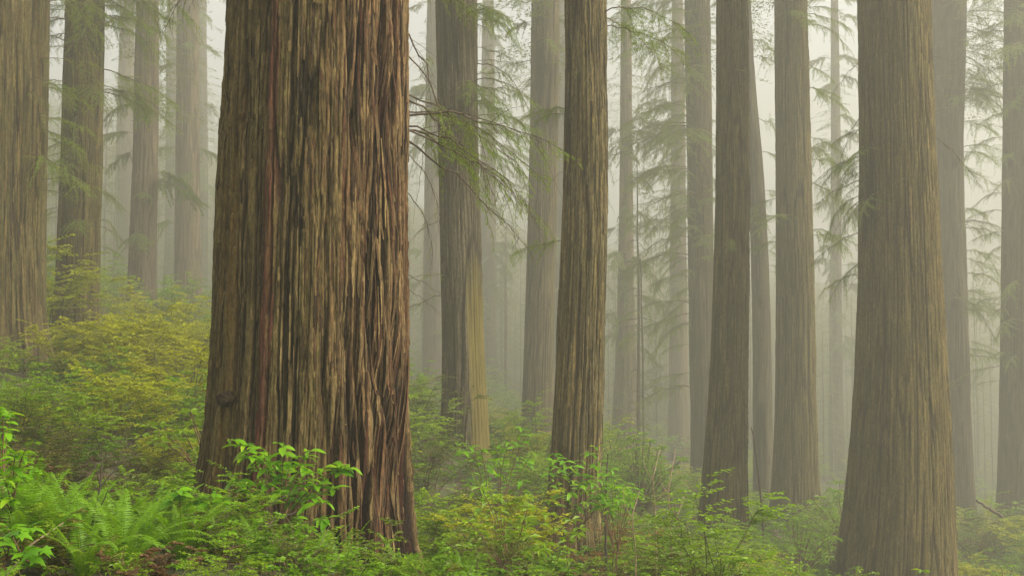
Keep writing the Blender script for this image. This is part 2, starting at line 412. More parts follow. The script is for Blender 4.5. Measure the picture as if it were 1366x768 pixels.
# ---------------------------------------------------------------- trunks
ZTOP = 58.0
TREE = {}
def make_trunk(key, Y, rows, mat, nth, label):
    hero = key == 'T5'
    Y0, Y = Y, D(Y)
    FK = Y / Y0
    ztop = max(ZTOP, .36 * Y + 10)
    rows = sorted(rows, key=lambda r: -r[0])                # bottom to top
    zs, xc, rr = [], [], []
    for y, a, b in rows:
        pa, pb = P(a, y, Y0), P(b, y, Y0)
        zs.append(pa.z); xc.append((pa.x + pb.x) / 2); rr.append((pb.x - pa.x) / 2)
    zs, xc, rr = map(np.array, (zs, xc, rr))
    xb = float(np.interp(zs[0], zs, xc))
    zb = gz(xb, Y)
    # down into the ground and up to the top, keeping the lean and the taper
    if zb - .8 < zs[0]:
        dz = zs[0] - (zb - .8)
        zs = np.r_[zb - .8, zs]; xc = np.r_[xc[0], xc]; rr = np.r_[rr[0] * (1 + min(.12 * dz / FK, .3)), rr]
    k = len(zs)
    lean = (xc[-1] - xc[max(0, k - 3)]) / (zs[-1] - zs[max(0, k - 3)])
    up = ztop - zs[-1]
    zs = np.r_[zs, zs[-1] + up * .6, ztop]; xc = np.r_[xc, xc[-1] + lean * up * .4, xc[-1] + lean * up * .5]; rr = np.r_[rr, rr[-1] * .82, rr[-1] * .55]
    zvis_t = P(0, -40, Y0).z
    zlow = zb - .8
    nz = 420 if hero else int(np.clip(2600 / Y0, 46, 120))
    z = np.r_[np.linspace(zlow, zvis_t, nz), np.linspace(zvis_t, ztop, 22)[1:]]
    # smooth the profile a little
    cx_ = np.interp(z, zs, xc); r_ = np.interp(z, zs, rr)
    ker = np.ones(9) / 9 if not hero else np.ones(31) / 31
    pad = len(ker) // 2
    for q_ in (cx_, r_): q_[:nz] = np.convolve(np.pad(q_[:nz], pad, 'edge'), ker, 'valid')
    r_[nz:] = np.minimum(r_[nz:], r_[nz - 1])
    if hero:
        th = np.concatenate([np.linspace(-1.75, 1.75, 760, endpoint=False), np.linspace(1.75, 2 * np.pi - 1.75, 140, endpoint=False)])
    else:
        th = np.linspace(-np.pi, np.pi, nth, endpoint=False)
    sd = (sum(map(ord, key)) * 7) % 200
    TH, Z = np.meshgrid(th, z)
    Rr = np.repeat(r_[:, None], len(th), 1)
    cir = 2 * np.pi * float(np.interp(zb + 4, z, r_))
    hb = np.clip((Z - zb), 0, None)
    def ring(w_, zl, seed, warp=.9, rag=.06):
        pu = max(6, int(round(cir / (w_ * (1 if hero else FK ** .6)))))
        wp = vn(TH / (2 * np.pi) * max(4, pu // 3) + 500, Z / (zl * .55), max(4, pu // 3), seed + 5)
        w2 = vn(TH / (2 * np.pi) * pu * 2 + 300, Z / (.22 * (1 if hero else FK ** .6)), pu * 2, seed + 7)
        u = TH / (2 * np.pi) * pu + (wp - .5) * 2 * warp + (w2 - .5) * rag
        return vn(u + pu * 10, Z / zl, pu, seed)
    s = np.sin(TH)
    amp = 1.35 if hero else min(1.0, .35 + .5 * float(np.mean(rr))) * FK ** .6
    def strips(w_, ln, seed, wander, rag):
        # long straight fibrous strips of uneven width, each broken into plates of its own height
        k_ = 1 if hero else FK ** .6
        pu = max(8, int(round(cir / (w_ * k_)))); q = TH / (2 * np.pi)
        U = q * pu + (vn(q * (pu // 2) + 200, Z / (ln * 3.5 * k_), pu // 2, seed) - .5) * wander + (vn(q * pu * 2 + 300, Z / (.13 * k_), pu * 2, seed + 1) - .5) * rag
        iu = np.floor(U).astype(int); fu = U - iu
        zz = Z / (ln * k_) + TAB[iu % pu % 256, (seed * 13) % 256] * 17
        iz = np.floor(zz).astype(int); fz = zz - iz
        hh = TAB[(iu % pu) % 256, iz % 256]
        nb = (iu + (fu > .5)) % pu
        st = vn(nb * 7.0 + .5, Z / (1.3 * ln * k_), 0, seed + 2)     # how open each crack is along its length
        e = np.minimum(fu, 1 - fu)
        g = 1 - (1 - sstep(.0, .20, e)) * sstep(.25, .65, st)
        return hh, g, fz
    h1, g1, _z1 = strips(.15 if hero else .15, 2.6, sd + 1, 1.5, .07)
    h2, g2, z2 = strips(.054 if hero else .06, .9, sd + 21, 1.2, .16)
    g2 = np.minimum(g2, 0.72 + .28 * sstep(.0, .05, np.minimum(z2, 1 - z2)))
    n1 = ring(.26, 7.0, sd + 31, .5)
    n3 = ring(.040 if hero else .035, .7, sd + 3, .3)
    n4 = ring(.04, .15, sd + 6, .3)
    wide = (sstep(.10, .5, s) * .05 if hero else 0)
    f1 = np.minimum(g1, sstep(.008, .06 + wide, np.abs(n1 - .5))); f2 = g2
    fl = vn(TH / (2 * np.pi) * 7 + 70, Z * .06, 7, sd + 8)          # broad flutes
    lob = vn(TH / (2 * np.pi) * 9 + 90, Z * .15, 9, sd + 9)
    disp = .055 * amp * (f1 - 1) + .022 * amp * (f2 - 1) + .030 * amp * (h1 - .8) + .017 * amp * (h2 - .8) + .010 * amp * (n3 - 1) + (.018 if hero else .012) * amp * (n4 - 1)
    ridge = np.clip(.0 + .64 * f1 * (.35 + .65 * f2) + .20 * h2 * f1 + .18 * n4 * f1, 0, 1)
    disp += -.05 * amp * (1 - fl) + (.13 if hero else .18) * Rr * (lob - (.45 if hero else .6)) * np.exp(-hb / 1.3)
    at = {'plate': (.6 * h2 + .4 * h1).ravel(), 'fibre': (.40 * n3 + .22 * n4 + .38 * h2).ravel()}
    if hero:
        def strip(c, wd, wob, sdd):
            c_ = c + (vn(Z * .5, Z * 0 + .5, seed=sdd) - .5) * wob
            return np.exp(-((s - c_) / wd) ** 2) * (np.cos(TH) > 0)
        red = strip(-.27, .065, .05, 41) * sstep(.15, .5, vn(TH * 30, Z * .35, seed=44) * .5 + .45)
        orange = strip(-.66, .055, .07, 42) * sstep(4.6, 2.2, Z) * .8 + strip(-.77, .025, .05, 48) * .5
        seam = strip(-.075, .020, .02, 43); seam2 = strip(-.36, .03, .06, 45) ; seam3 = strip(-.56, .02, .05, 46)
        rough = sstep(.12, .55, s) * .9 + sstep(.1, .6, s) * sstep(1.5, -2.5, Z) * .9
        disp += (-.06 * (1 - f1) - .02 * (1 - f2) - .02 * (1 - h1)) * rough - .10 * seam - .07 * seam2 - .05 * seam3 + .03 * red
        ridge = np.clip(ridge - .75 * seam - .5 * seam2 - .4 * seam3 - .24 * rough * (1 - f1 * f2) - .04 * rough, 0, 1)
        # spread the deep dark clefts low on the right flank, sweeping outwards to the foot
        sl = s - .13 * sstep(0.8, -3.2, Z) * sstep(.0, .5, s)
        for cc, w2, z0, z1 in ((.47, .034, -4, .6), (.585, .030, -4, 1.8), (.70, .034, -4, 3.2), (.36, .024, -4, -.4), (.80, .030, -4, 4.5), (.25, .020, -4, .2), (.885, .030, -4, .9)):
            cl = np.exp(-((sl - cc - (vn(Z * .45 + cc * 50, Z * 0 + .5, seed=49) - .5) * .12) / w2) ** 2) * sstep(z1, z1 - 1.5, Z) * (np.cos(TH) > 0)
            disp -= .17 * cl; ridge = np.clip(ridge - .95 * cl, 0, 1)
        # knots
        for ks, kz, kr in ((.115, 3.55, .16), (.10, 1.75, .15), (.65, 1.7, .10), (-.62, 3.2, .08)):
            g = np.exp(-(((s - ks) * 1.5) ** 2 + ((Z - kz) * .8) ** 2) / kr ** 2) * (np.cos(TH) > 0)
            disp += g * (.05 - .16 * vn(TH * 40, Z * 11, seed=50)); ridge = np.clip(ridge - g * .5, 0, 1)
        red = np.clip(np.maximum(red, .34 * sstep(.0, .55, s) * sstep(.35, .7, .6 * h1 + .4 * vn(TH * 14, Z * .7, seed=47))), 0, 1)
        at['red'] = red.ravel(); at['orange'] = np.clip(orange, 0, 1).ravel()
        at['lichen'] = np.clip(1.15 - .95 * sstep(.05, .6, s) - .6 * red, 0.05, 1).ravel()
    if key == 'T6':                                                # a tan strip on the right, a ragged cleft before it
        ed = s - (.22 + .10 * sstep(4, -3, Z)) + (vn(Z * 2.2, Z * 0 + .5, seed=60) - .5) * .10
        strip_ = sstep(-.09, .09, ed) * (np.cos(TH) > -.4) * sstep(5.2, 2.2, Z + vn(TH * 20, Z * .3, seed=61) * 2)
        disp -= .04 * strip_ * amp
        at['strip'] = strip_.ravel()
    rad = Rr + disp
    X = cx_[:, None] + rad * np.sin(TH); Yv = Y - rad * np.cos(TH)
    v = np.stack([X - xb, Yv - Y, Z - zb], -1).reshape(-1, 3)
    nt_, nr_ = len(th), len(z)
    a, b = np.meshgrid(np.arange(nt_), np.arange(nr_ - 1))
    q0 = (b * nt_ + a).ravel(); q1 = (b * nt_ + (a + 1) % nt_).ravel()
    quads = np.c_[q0, q1, q1 + nt_, q0 + nt_]
    cap = np.array([[(nr_ - 1) * nt_ + i for i in (0, nt_ // 4, nt_ // 2, 3 * nt_ // 4)]])
    at['ridge'] = ridge.ravel()
    me = build_mesh('trunk', v, np.r_[quads, cap], mat, at)
    t = thing('redwood_tree', label, 'tree', (xb, Y, zb))
    link('trunk', me, t)
    if key in ('T5', 'T8', 'T12', 'T10', 'T11', 'T1', 'T2'):   # frayed strips of bark standing proud of the ridges
        rs = np.random.default_rng(91 + sd)
        sk = FK ** .85
        V, F, A_ = [], [], {k_: [] for k_ in ('ridge', 'plate', 'fibre', 'red', 'orange', 'lichen')}
        nv = 0
        base_r = rad[:nz]
        for _ in range(1250 if hero else 520):
            t0 = rs.uniform(-1.5, 1.5) if rs.random() < .55 else rs.uniform(.1, 1.45)
            L_ = rs.uniform(.25, 1.5) * sk; z0 = rs.uniform(zb + .1, zvis_t - L_ * .3); wd = rs.uniform(.010, .030) * (1 if hero else .8 * sk)
            k_ = 12
            zz = np.linspace(z0, z0 + L_, k_)
            tt = t0 + np.cumsum(rs.normal(0, .0018, k_)) + (zz - z0) * rs.normal(0, .010) / sk
            iz_ = np.clip(np.searchsorted(z[:nz], zz), 0, nz - 1); it_ = np.clip(np.searchsorted(th, tt), 1, len(th) - 2)
            R0 = np.maximum(np.maximum(base_r[iz_, it_ - 1], base_r[iz_, it_]), base_r[iz_, it_ + 1])
            R0 = np.convolve(np.pad(R0, 1, 'edge'), np.ones(3) / 3, 'valid')
            prof = np.sin(np.pi * np.linspace(.06, .97, k_)) ** .5
            lift = .004 + .016 * sk * rs.random() * (1 - np.linspace(0, 1, k_)) ** rs.choice((0.5, 3.0))
            rows_ = []
            for sg, up_ in ((-1, -.006 * sk), (0, .007 * sk), (1, -.006 * sk)):
                a_ = tt + sg * wd * prof / R0
                r2 = R0 + up_ + lift
                rows_.append(np.c_[cx_[iz_] + r2 * np.sin(a_) - xb, -r2 * np.cos(a_), zz - zb])
            V.append(np.stack(rows_, 1).reshape(-1, 3))
            q_ = np.arange(k_ - 1)[:, None] * 3 + nv
            F += [q_ + [0, 1, 4, 3], q_ + [1, 2, 5, 4]]
            nv += 3 * k_
            sv = math.sin(t0); tone = rs.random()
            for nm, val in (('ridge', rs.uniform(.45, 1) if tone > .25 else rs.uniform(.05, .35)), ('plate', rs.uniform(.1, 1)), ('fibre', rs.uniform(.3, .8)), ('red', .9 if abs(sv + .27) < .055 else (.5 if rs.random() < .3 else .05) if sv > .1 else .0), ('orange', .7 if abs(sv + .66) < .05 and z0 < 2.5 else 0.), ('lichen', max(.05, 1.1 - 1.5 * max(0, sv - .1)) if abs(sv + .27) > .055 else .0)):
                A_[nm].append(np.full(3 * k_, val))
        sb = link('shredded_bark', build_mesh('shredded_bark', np.concatenate(V), np.concatenate(F), mat, {a_: np.concatenate(b_) for a_, b_ in A_.items()}), t)
        sb['kind'] = 'stuff'
    TREE[key] = dict(o=t, xb=xb, Y=Y, Y0=Y0, f=FK, zb=zb, z=z, cx=cx_, r=r_)
    return t

# the two-toned trunk gets its own material with the tan strip
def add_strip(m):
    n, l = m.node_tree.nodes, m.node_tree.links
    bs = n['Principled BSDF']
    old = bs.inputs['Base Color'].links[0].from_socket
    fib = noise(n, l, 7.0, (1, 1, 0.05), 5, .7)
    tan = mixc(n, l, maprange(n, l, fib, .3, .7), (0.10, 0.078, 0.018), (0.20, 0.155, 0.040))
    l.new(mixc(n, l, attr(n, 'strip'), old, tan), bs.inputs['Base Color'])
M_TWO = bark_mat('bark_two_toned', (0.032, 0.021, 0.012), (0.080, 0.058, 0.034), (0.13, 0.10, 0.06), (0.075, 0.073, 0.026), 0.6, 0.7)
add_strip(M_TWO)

for key, Y, rows, by, mat, nth, label in TREES:
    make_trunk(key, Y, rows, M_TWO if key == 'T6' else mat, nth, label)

# the burl on the giant
T5 = TREE['T5']
a = Acc()
bc = P(302, 532, 14.75)
th, ph = np.meshgrid(np.linspace(0, 2 * np.pi, 28, endpoint=False), np.linspace(.05, np.pi - .05, 16))
rr = .125 * (1 + .35 * (vn(th / (2 * np.pi) * 7, ph * 2.2, 7, 5) - .5) + .18 * (vn(th / (2 * np.pi) * 20, ph * 7, 20, 6) - .5))
v = np.stack([rr * np.sin(ph) * np.cos(th) * 1.05, rr * np.sin(ph) * np.sin(th), rr * np.cos(ph) * .82], -1).reshape(-1, 3)
nt_, nr_ = 28, 16
aa, bb = np.meshgrid(np.arange(nt_), np.arange(nr_ - 1))
q0 = (bb * nt_ + aa).ravel(); q1 = (bb * nt_ + (aa + 1) % nt_).ravel()
me = build_mesh('burl', v, np.c_[q0, q0 + nt_, q1 + nt_, q1], M_HERO, {'ridge': .1 + .3 * nrg.random(len(v)), 'red': np.zeros(len(v)), 'orange': np.zeros(len(v)), 'lichen': np.full(len(v), .6), 'plate': np.full(len(v), .35), 'fibre': nrg.random(len(v)) * .6})
b_o = link('burl', me, T5['o'], bc - Vector((T5['xb'], T5['Y'], T5['zb'])))

# ---------------------------------------------------------------- conifer branches
def conifer_branch(seed, L=2.6, rise=.25, droop=.9, dens=1.0, leafy=1.0, nl=.042, nw=.013, mat=M_NEEDLE):
    r = np.random.default_rng(seed)
    W, F = Acc(), Acc()
    t = np.linspace(0, 1, 12)
    wob = np.cumsum(r.normal(0, .055, 12)); wob2 = np.cumsum(r.normal(0, .045, 12))
    main = np.c_[t * L, wob * L * .5, rise * t * L - droop * t ** 2 * L * .55 + wob2 * L * .3]
    W.tube(main, np.interp(t, [0, 1], [.022 * L / 2.6, .003]), 5)
    n2 = int(15 * L * dens)
    for i in range(n2):
        ti = .12 + .88 * (i + r.random() * .7) / n2
        k = min(ti * 11, 10.999); a_ = int(k)
        p0 = main[a_] + (main[a_ + 1] - main[a_]) * (k - a_)
        tg = main[a_ + 1] - main[a_]; tg /= np.linalg.norm(tg)
        sgn = 1 if i % 2 else -1
        ang = R(r.uniform(22, 80)) * sgn
        d = np.array([tg[0] * math.cos(ang) - tg[1] * math.sin(ang), tg[0] * math.sin(ang) + tg[1] * math.cos(ang), tg[2] * .6 - r.uniform(-.25, .5)])
        d /= np.linalg.norm(d)
        l2 = L * (.34 * (1 - .62 * ti) + .09) * r.uniform(.2, 1.35)
        q = np.linspace(0, 1, 6)[:, None]
        sec = p0 + d * l2 * q + np.array([0, 0, -r.uniform(.1, .7) * l2]) * q ** 2 + r.normal(0, .03, (6, 3)) * q
        W.tube(sec, np.linspace(.006, .002, 6) * L / 2.6, 3)
        if r.random() > leafy * .85: continue
        # flat twiglets along the secondary
        n3 = max(3, int(l2 / .036))
        tt = (np.arange(n3) + r.random(n3) * .6) / n3 * .95 + .05
        kk = np.clip(tt * 5, 0, 4.999); ka = kk.astype(int)
        bp_ = sec[ka] + (sec[ka + 1] - sec[ka]) * (kk - ka)[:, None]
        dd = sec[ka + 1] - sec[ka]; dd /= np.linalg.norm(dd, axis=1, keepdims=True)
        sg = np.where(np.arange(n3) % 2, 1., -1.)
        an = np.radians(r.uniform(35, 60, n3)) * sg
        td = np.c_[dd[:, 0] * np.cos(an) - dd[:, 1] * np.sin(an), dd[:, 0] * np.sin(an) + dd[:, 1] * np.cos(an), dd[:, 2] - r.uniform(-.25, .6, n3)]
        tl = (.05 + .17 * r.random(n3) ** 1.5) * (1 - .4 * tt)
        m_ = 7
        for j in range(m_):
            f = (j + .5) / m_
            pp = bp_ + td * (tl * f)[:, None]
            a2 = np.radians(r.uniform(25, 60, n3)) * (1 if j % 2 else -1)
            d3 = np.c_[td[:, 0] * np.cos(a2) - td[:, 1] * np.sin(a2), td[:, 0] * np.sin(a2) + td[:, 1] * np.cos(a2), td[:, 2] - r.uniform(-.1, .2, n3)]
            up = np.c_[r.normal(0, .35, n3), r.normal(0, .35, n3), np.ones(n3)]
            F.leaves(pp, d3, up, nl * r.uniform(.7, 1.3, n3), nw, .1, tint=np.clip(r.random(n3) * .7 + .3 * ti, 0, 1))
    return W.mesh('branch', M_TWIG, True), (F.mesh('foliage', mat, False) if F.v else None)

BR = [conifer_branch(100 + i, rise=rs, droop=dr, dens=dn) for i, (rs, dr, dn) in enumerate([(.15, .7, 1.25), (.3, 1.1, 1.2), (-.1, .6, 1.3), (.1, 1.3, 1.1), (-.35, .4, 1.2), (.35, .9, 1.4)])]
BARE = [conifer_branch(200 + i, rise=rs, droop=dr, dens=.7, leafy=lf) for i, (rs, dr, lf) in enumerate([(.1, .8, .25), (-.4, .5, .1), (.35, .5, .3), (-.2, 1.2, .15)])]
WISP = [conifer_branch(250 + i, rise=rs, droop=dr, dens=1.0, leafy=.62, nl=.036, nw=.011) for i, (rs, dr) in enumerate([(.15, .8), (.0, 1.1), (-.2, .6), (.25, .9), (-.1, 1.3)])]
SOFT = [conifer_branch(300 + i, rise=rs, droop=dr, dens=1.2, nl=.09, nw=.03, mat=M_NEEDLE_FAR) for i, (rs, dr) in enumerate([(.15, .8), (.0, 1.2), (-.2, .6), (.3, 1.2)])]

def put_branch(key, py, az, L, kind=None, tilt=0.0, yoff=0.0, sc_leaf=1.0):
    """A branch on tree KEY at photo row py, pointing to azimuth az (0 right, 180 left, -90 to the camera)."""
    T = TREE[key]
    z = P(0, py, T['Y0']).z
    L *= T['f']
    x0 = float(np.interp(z, T['z'], T['cx'])); r0 = float(np.interp(z, T['z'], T['r']))
    A = R(az)
    src = kind if kind is not None else rnd.choice(BR)
    wood, leaf = src
    o = link('branch', wood, T['o'])
    o.location = (x0 + math.cos(A) * r0 * .92 - T['xb'], math.sin(A) * r0 * .92, z - T['zb'])
    s_ = L / 2.6
    o.scale = (s_, s_ * rnd.uniform(.65, 1.3), s_ * rnd.uniform(.8, 1.2))
    o.rotation_euler = Euler((rnd.uniform(-.6, .6), -tilt, A), 'XYZ')
    if leaf is not None:
        f = link('foliage', leaf, o)
    return o

def rb(key, rows, azs, Ls, n, kinds=BR, tilt=(-.25, .2)):
    for i in range(n):
        put_branch(key, rnd.uniform(*rows), rnd.uniform(*azs), rnd.uniform(*Ls), rnd.choice(kinds), rnd.uniform(*tilt))

# left pair: sprays hanging between and across the two trunks
rb('T2', (-90, 130), (-130, -20), (1.3, 2.4), 20, BR + WISP)
rb('T2', (-90, 110), (150, 215), (1.0, 1.9), 11, BR + WISP)
rb('T2', (-90, 60), (-30, 25), (1.6, 2.8), 9, BR + WISP)
rb('T2', (190, 300), (-170, -60), (.7, 1.5), 14, BR + WISP)
rb('T2', (210, 330), (-40, 10), (.7, 1.2), 6, BR + WISP)
rb('T1', (40, 260), (-25, 25), (.8, 1.6), 11, BR + WISP)
rb('T2', (-60, 330), (-130, -50), (.9, 1.8), 10, WISP)
rb('T12', (190, 420), (165, 215), (.9, 1.6), 8, WISP, (-.5, -.1))
rb('T1', (-60, 40), (-15, 20), (1.6, 2.2), 3, BR + WISP)
rb('T2', (-110, 140), (-110, 30), (1.0, 2.2), 14)
rb('T3', (-60, 330), (-180, 0), (1.02, 2.04), 12, SOFT)
rb('T4', (-60, 300), (-180, 0), (1.02, 1.77), 9, SOFT)
rb('T3b', (-40, 300), (-180, 0), (1.02, 2.38), 9, SOFT)
rb('T4b', (-40, 300), (-180, 0), (1.02, 2.38), 9, SOFT)
rb('T17', (-40, 350), (-180, 0), (1.02, 2.04), 9, SOFT)
# the giant: a few dead tips on its upper left, long half bare boughs on its right
put_branch('T5', -60, 196, 1.1, BARE[1], -.5); put_branch('T5', -75, 205, 1.5, BARE[1], -.35)
put_branch('T5', -95, 186, 1.2, BR[4], -.2)
for py, az, L, kd, tl in ((150, 14, 2.7, WISP[0], .05), (172, 8, 2.3, WISP[2], -.10), (178, 20, 3.1, BARE[1], -.15), (165, 2, 2.0, BARE[3], .1), (60, 10, 1.9, BARE[1], -.55), (20, 25, 2.0, BARE[3], -.5),
                          (120, 25, 2.4, BARE[0], -.35), (200, 5, 1.2, BARE[3], -.5), (250, 10, 1.2, BARE[3], -.6), (365, 10, .75, BARE[1], .05), (385, 5, .6, BARE[1], -.1), (160, 26, 2.9, WISP[3], -.2), (110, 30, 2.6, WISP[1], .0), (140, 18, 2.2, WISP[4], .12), (-40, 20, 1.6, WISP[3], -.1)):
    put_branch('T5', py, az, L * .88, kd, tl)
# two-toned redwood
rb('T6', (-110, 30), (-190, 10), (1.2, 2.0), 9)
rb('T6', (90, 190), (-140, -20), (.9, 1.7), 8)
rb('T6', (100, 200), (-20, 15), (1.4, 2.2), 5)
rb('T6', (250, 420), (160, 230), (.8, 1.4), 4, BARE)
# purple one and the ones behind
rb('T7', (60, 160), (160, 260), (1.0, 1.6), 3, BARE)
put_branch('T7', 60, 10, 1.6, BARE[2], .3)
rb('T7b', (-60, 400), (-180, 20), (1.02, 2.38), 16, SOFT)
rb('T8b', (-80, 400), (-180, 0), (1.36, 2.86), 21, SOFT)
rb('T8c', (-80, 460), (-180, 0), (1.22, 2.31), 16, SOFT)
rb('T7', (-80, 250), (-190, 10), (0.82, 1.63), 6, SOFT)
# warm tan
put_branch('T8', 145, 176, .75, BR[2], .2); put_branch('T8', 155, 190, .6, BR[0], .1)
put_branch('T8', 322, 190, 1.1, BR[4], .1)
rb('T8', (-60, 60), (-20, 30), (1.0, 1.8), 3)
# dark hazy redwood: the layered boughs that fill the gap left of it
rb('T9', (-120, 200), (140, 250), (1.6, 3.6), 26)
rb('T9', (190, 420), (150, 250), (1.2, 2.9), 26)
rb('T9', (200, 380), (-110, -40), (1.0, 1.8), 6)
rb('T9', (420, 520), (165, 220), (1.2, 2.4), 5)
rb('T15', (150, 480), (-180, 10), (1.09, 2.18), 16, SOFT)
rb('T14', (-80, 520), (-200, 20), (1.22, 2.45), 24, SOFT)
rb('T10b', (-60, 330), (-40, 40), (.9, 1.9), 8)
rb('T10b', (250, 420), (-60, 20), (.7, 1.4), 5)
put_branch('T10', 322, -100, .7, BR[2], .1)
# hazy right-hand one and the large one
rb('T11', (180, 350), (-40, 20), (1.0, 1.9), 7)
rb('T11', (220, 340), (-200, -120), (.8, 1.5), 4)
rb('T11', (-80, 80), (-180, 0), (.9, 1.6), 4)
rb('T12', (150, 300), (165, 200), (.9, 1.5), 8, BR, (-.6, -.2))
rb('T12', (60, 180), (160, 195), (.8, 1.4), 3, BARE, (-.6, -.2))
rb('T16', (-80, 560), (-190, 10), (1.36, 2.86), 26, SOFT)
rb('T12b', (-110, 480), (-35, 40), (1.1, 2.5), 34)
rb('T12b', (380, 480), (-80, -20), (1.0, 1.6), 5)
rb('T13', (-110, 520), (140, 260), (1.0, 2.2), 44, BR + WISP)
rb('T12b', (-110, 300), (-60, 40), (.9, 2.0), 16, WISP)
rb('T6', (-120, 120), (-60, 20), (1.0, 2.0), 10, WISP)
rb('T7', (-120, 140), (-190, 10), (1.0, 2.0), 10)
rb('T11', (-120, 120), (-60, 30), (.9, 1.7), 9)
rb('T9', (-120, 120), (150, 240), (1.2, 2.6), 14, WISP)
put_branch('T12', 178, 0, 1.8, BARE[1], -.25)
for kk in ('T12', 'T10', 'T11', 'T8', 'T2', 'T1', 'T13', 'T9'):        # broken dead stubs
    rb(kk, (-20, 420), (-175, -5), (.22, .55), 5, BARE, (-.5, .3))

# ---------------------------------------------------------------- far conifers with whole crowns
def far_crown(seed, H=26.0, z0=3.0, rmax=3.2, nb=110):
    r = np.random.default_rng(seed)
    A = Acc()
    for i in range(nb):
        h = z0 + (H - z0) * (i / nb) ** .9 + r.uniform(-.3, .3)
        f = 1 - (h - z0) / (H - z0 + 1)
        L = rmax * (.35 + .65 * f) * r.uniform(.5, 1.15)
        az = r.uniform(0, 2 * np.pi)
        k = int(30 * L)
        t = r.random(k) ** .7
        side = r.normal(0, .16, k) * L * (1.1 - t)
        ca, sa = math.cos(az), math.sin(az)
        x = t * L; z = h + .12 * t * L - .45 * t ** 2 * L + r.normal(0, .06, k) - np.abs(side) * .25
        p = np.c_[x * ca - side * sa, x * sa + side * ca, z]
        da = az + np.sign(side) * np.radians(r.uniform(10, 60, k))
        d = np.c_[np.cos(da), np.sin(da), r.uniform(-.6, .05, k)]
        A.leaves(p, d, np.c_[r.normal(0, .3, k), r.normal(0, .3, k), np.ones(k)], r.uniform(.12, .30, k), r.uniform(.03, .06, k), .1)
    return A.mesh('crown', M_NEEDLE_FAR, False)
def far_trunk(seed, H=27.0, r0=.28):
    r = np.random.default_rng(seed); W = Acc()
    z = np.linspace(-1, H, 14)
    W.tube(np.c_[np.cumsum(r.normal(0, .03, 14)), np.cumsum(r.normal(0, .03, 14)), z], np.interp(z, [-1, H], [r0, .03]), 9)
    for i in range(26):
        h = r.uniform(2, H * .8); az = r.uniform(0, 6.28); L = r.uniform(.8, 2.4)
        t = np.linspace(0, 1, 5)
        W.tube(np.c_[math.cos(az) * t * L, math.sin(az) * t * L, h + .1 * t * L - .45 * t ** 2 * L], np.linspace(.035, .008, 5), 3)
    return W.mesh('trunk', M_TWIG, True)
CROWN = [far_crown(401, z0=1.5, nb=150), far_crown(402, 22, 1.0, 2.8, 140), far_crown(403, 28, 2.5, 3.6, 150)]
FTRK = [far_trunk(411, r0=.2), far_trunk(412, 23, .18), far_trunk(413, 29, .24)]
far = [(20, 50, 0, 'between the two trunks at the left edge'), (150, 58, 1, 'behind the purplish redwood on the left'), (255, 74, 2, 'far left of the giant trunk, behind the pale redwood'),
       #(672, 52, 1, 'between the two-toned and purple redwoods'), (690, 82, 2, 'deepest behind the purple redwood'),
       (850, 44, 1, 'right of the warm tan redwood'), (880, 68, 2, 'far behind the gap right of the warm tan redwood'), (830, 86, 0, 'farthest right of the warm tan redwood'),
       (1015, 62, 0, 'behind the leaning redwood'), (1108, 58, 1, 'in the gap left of the large right redwood'), (1128, 76, 2, 'far back left of the large right redwood'), 
       (1300, 62, 0, 'far behind the gap at the right edge'), (1350, 80, 2, 'farthest at the right edge'), (950, 88, 2, 'far behind the paired trunks'), (400, 90, 1, 'hidden far behind the giant trunk'), (60, 80, 2, 'farthest at the left edge')]
for key, T in TREE.items():                                       # the redwoods' own crowns, added high above to shade the low fog
    zc = 24.0 + rnd.uniform(0, 6)
    i = int(np.argmin(abs(T['z'] - zc)))
    o = link('crown', CROWN[rnd.randrange(3)], T['o'], (float(np.interp(zc, T['z'], T['cx'])) - T['xb'], 0, zc - 6 - T['zb']))
    o.scale = (1.9, 1.9, 1.2); o.rotation_euler = (0, 0, rnd.uniform(0, 6.28))
for px, Y, k, where in far:
    f_ = D(Y) / Y; Y = D(Y)
    x = (px - CX) / FPX * Y
    if px == 400: continue
    t = thing('conifer_tree', 'foggy dark conifer with drooping boughs ' + where, 'tree', (x, Y, gz(x, Y)), rnd.uniform(0, 6.28))
    t.scale = (1.5, 1.5, rnd.uniform(1.25, 1.6))
    link('trunk', FTRK[k], t); link('crown', CROWN[k], t)

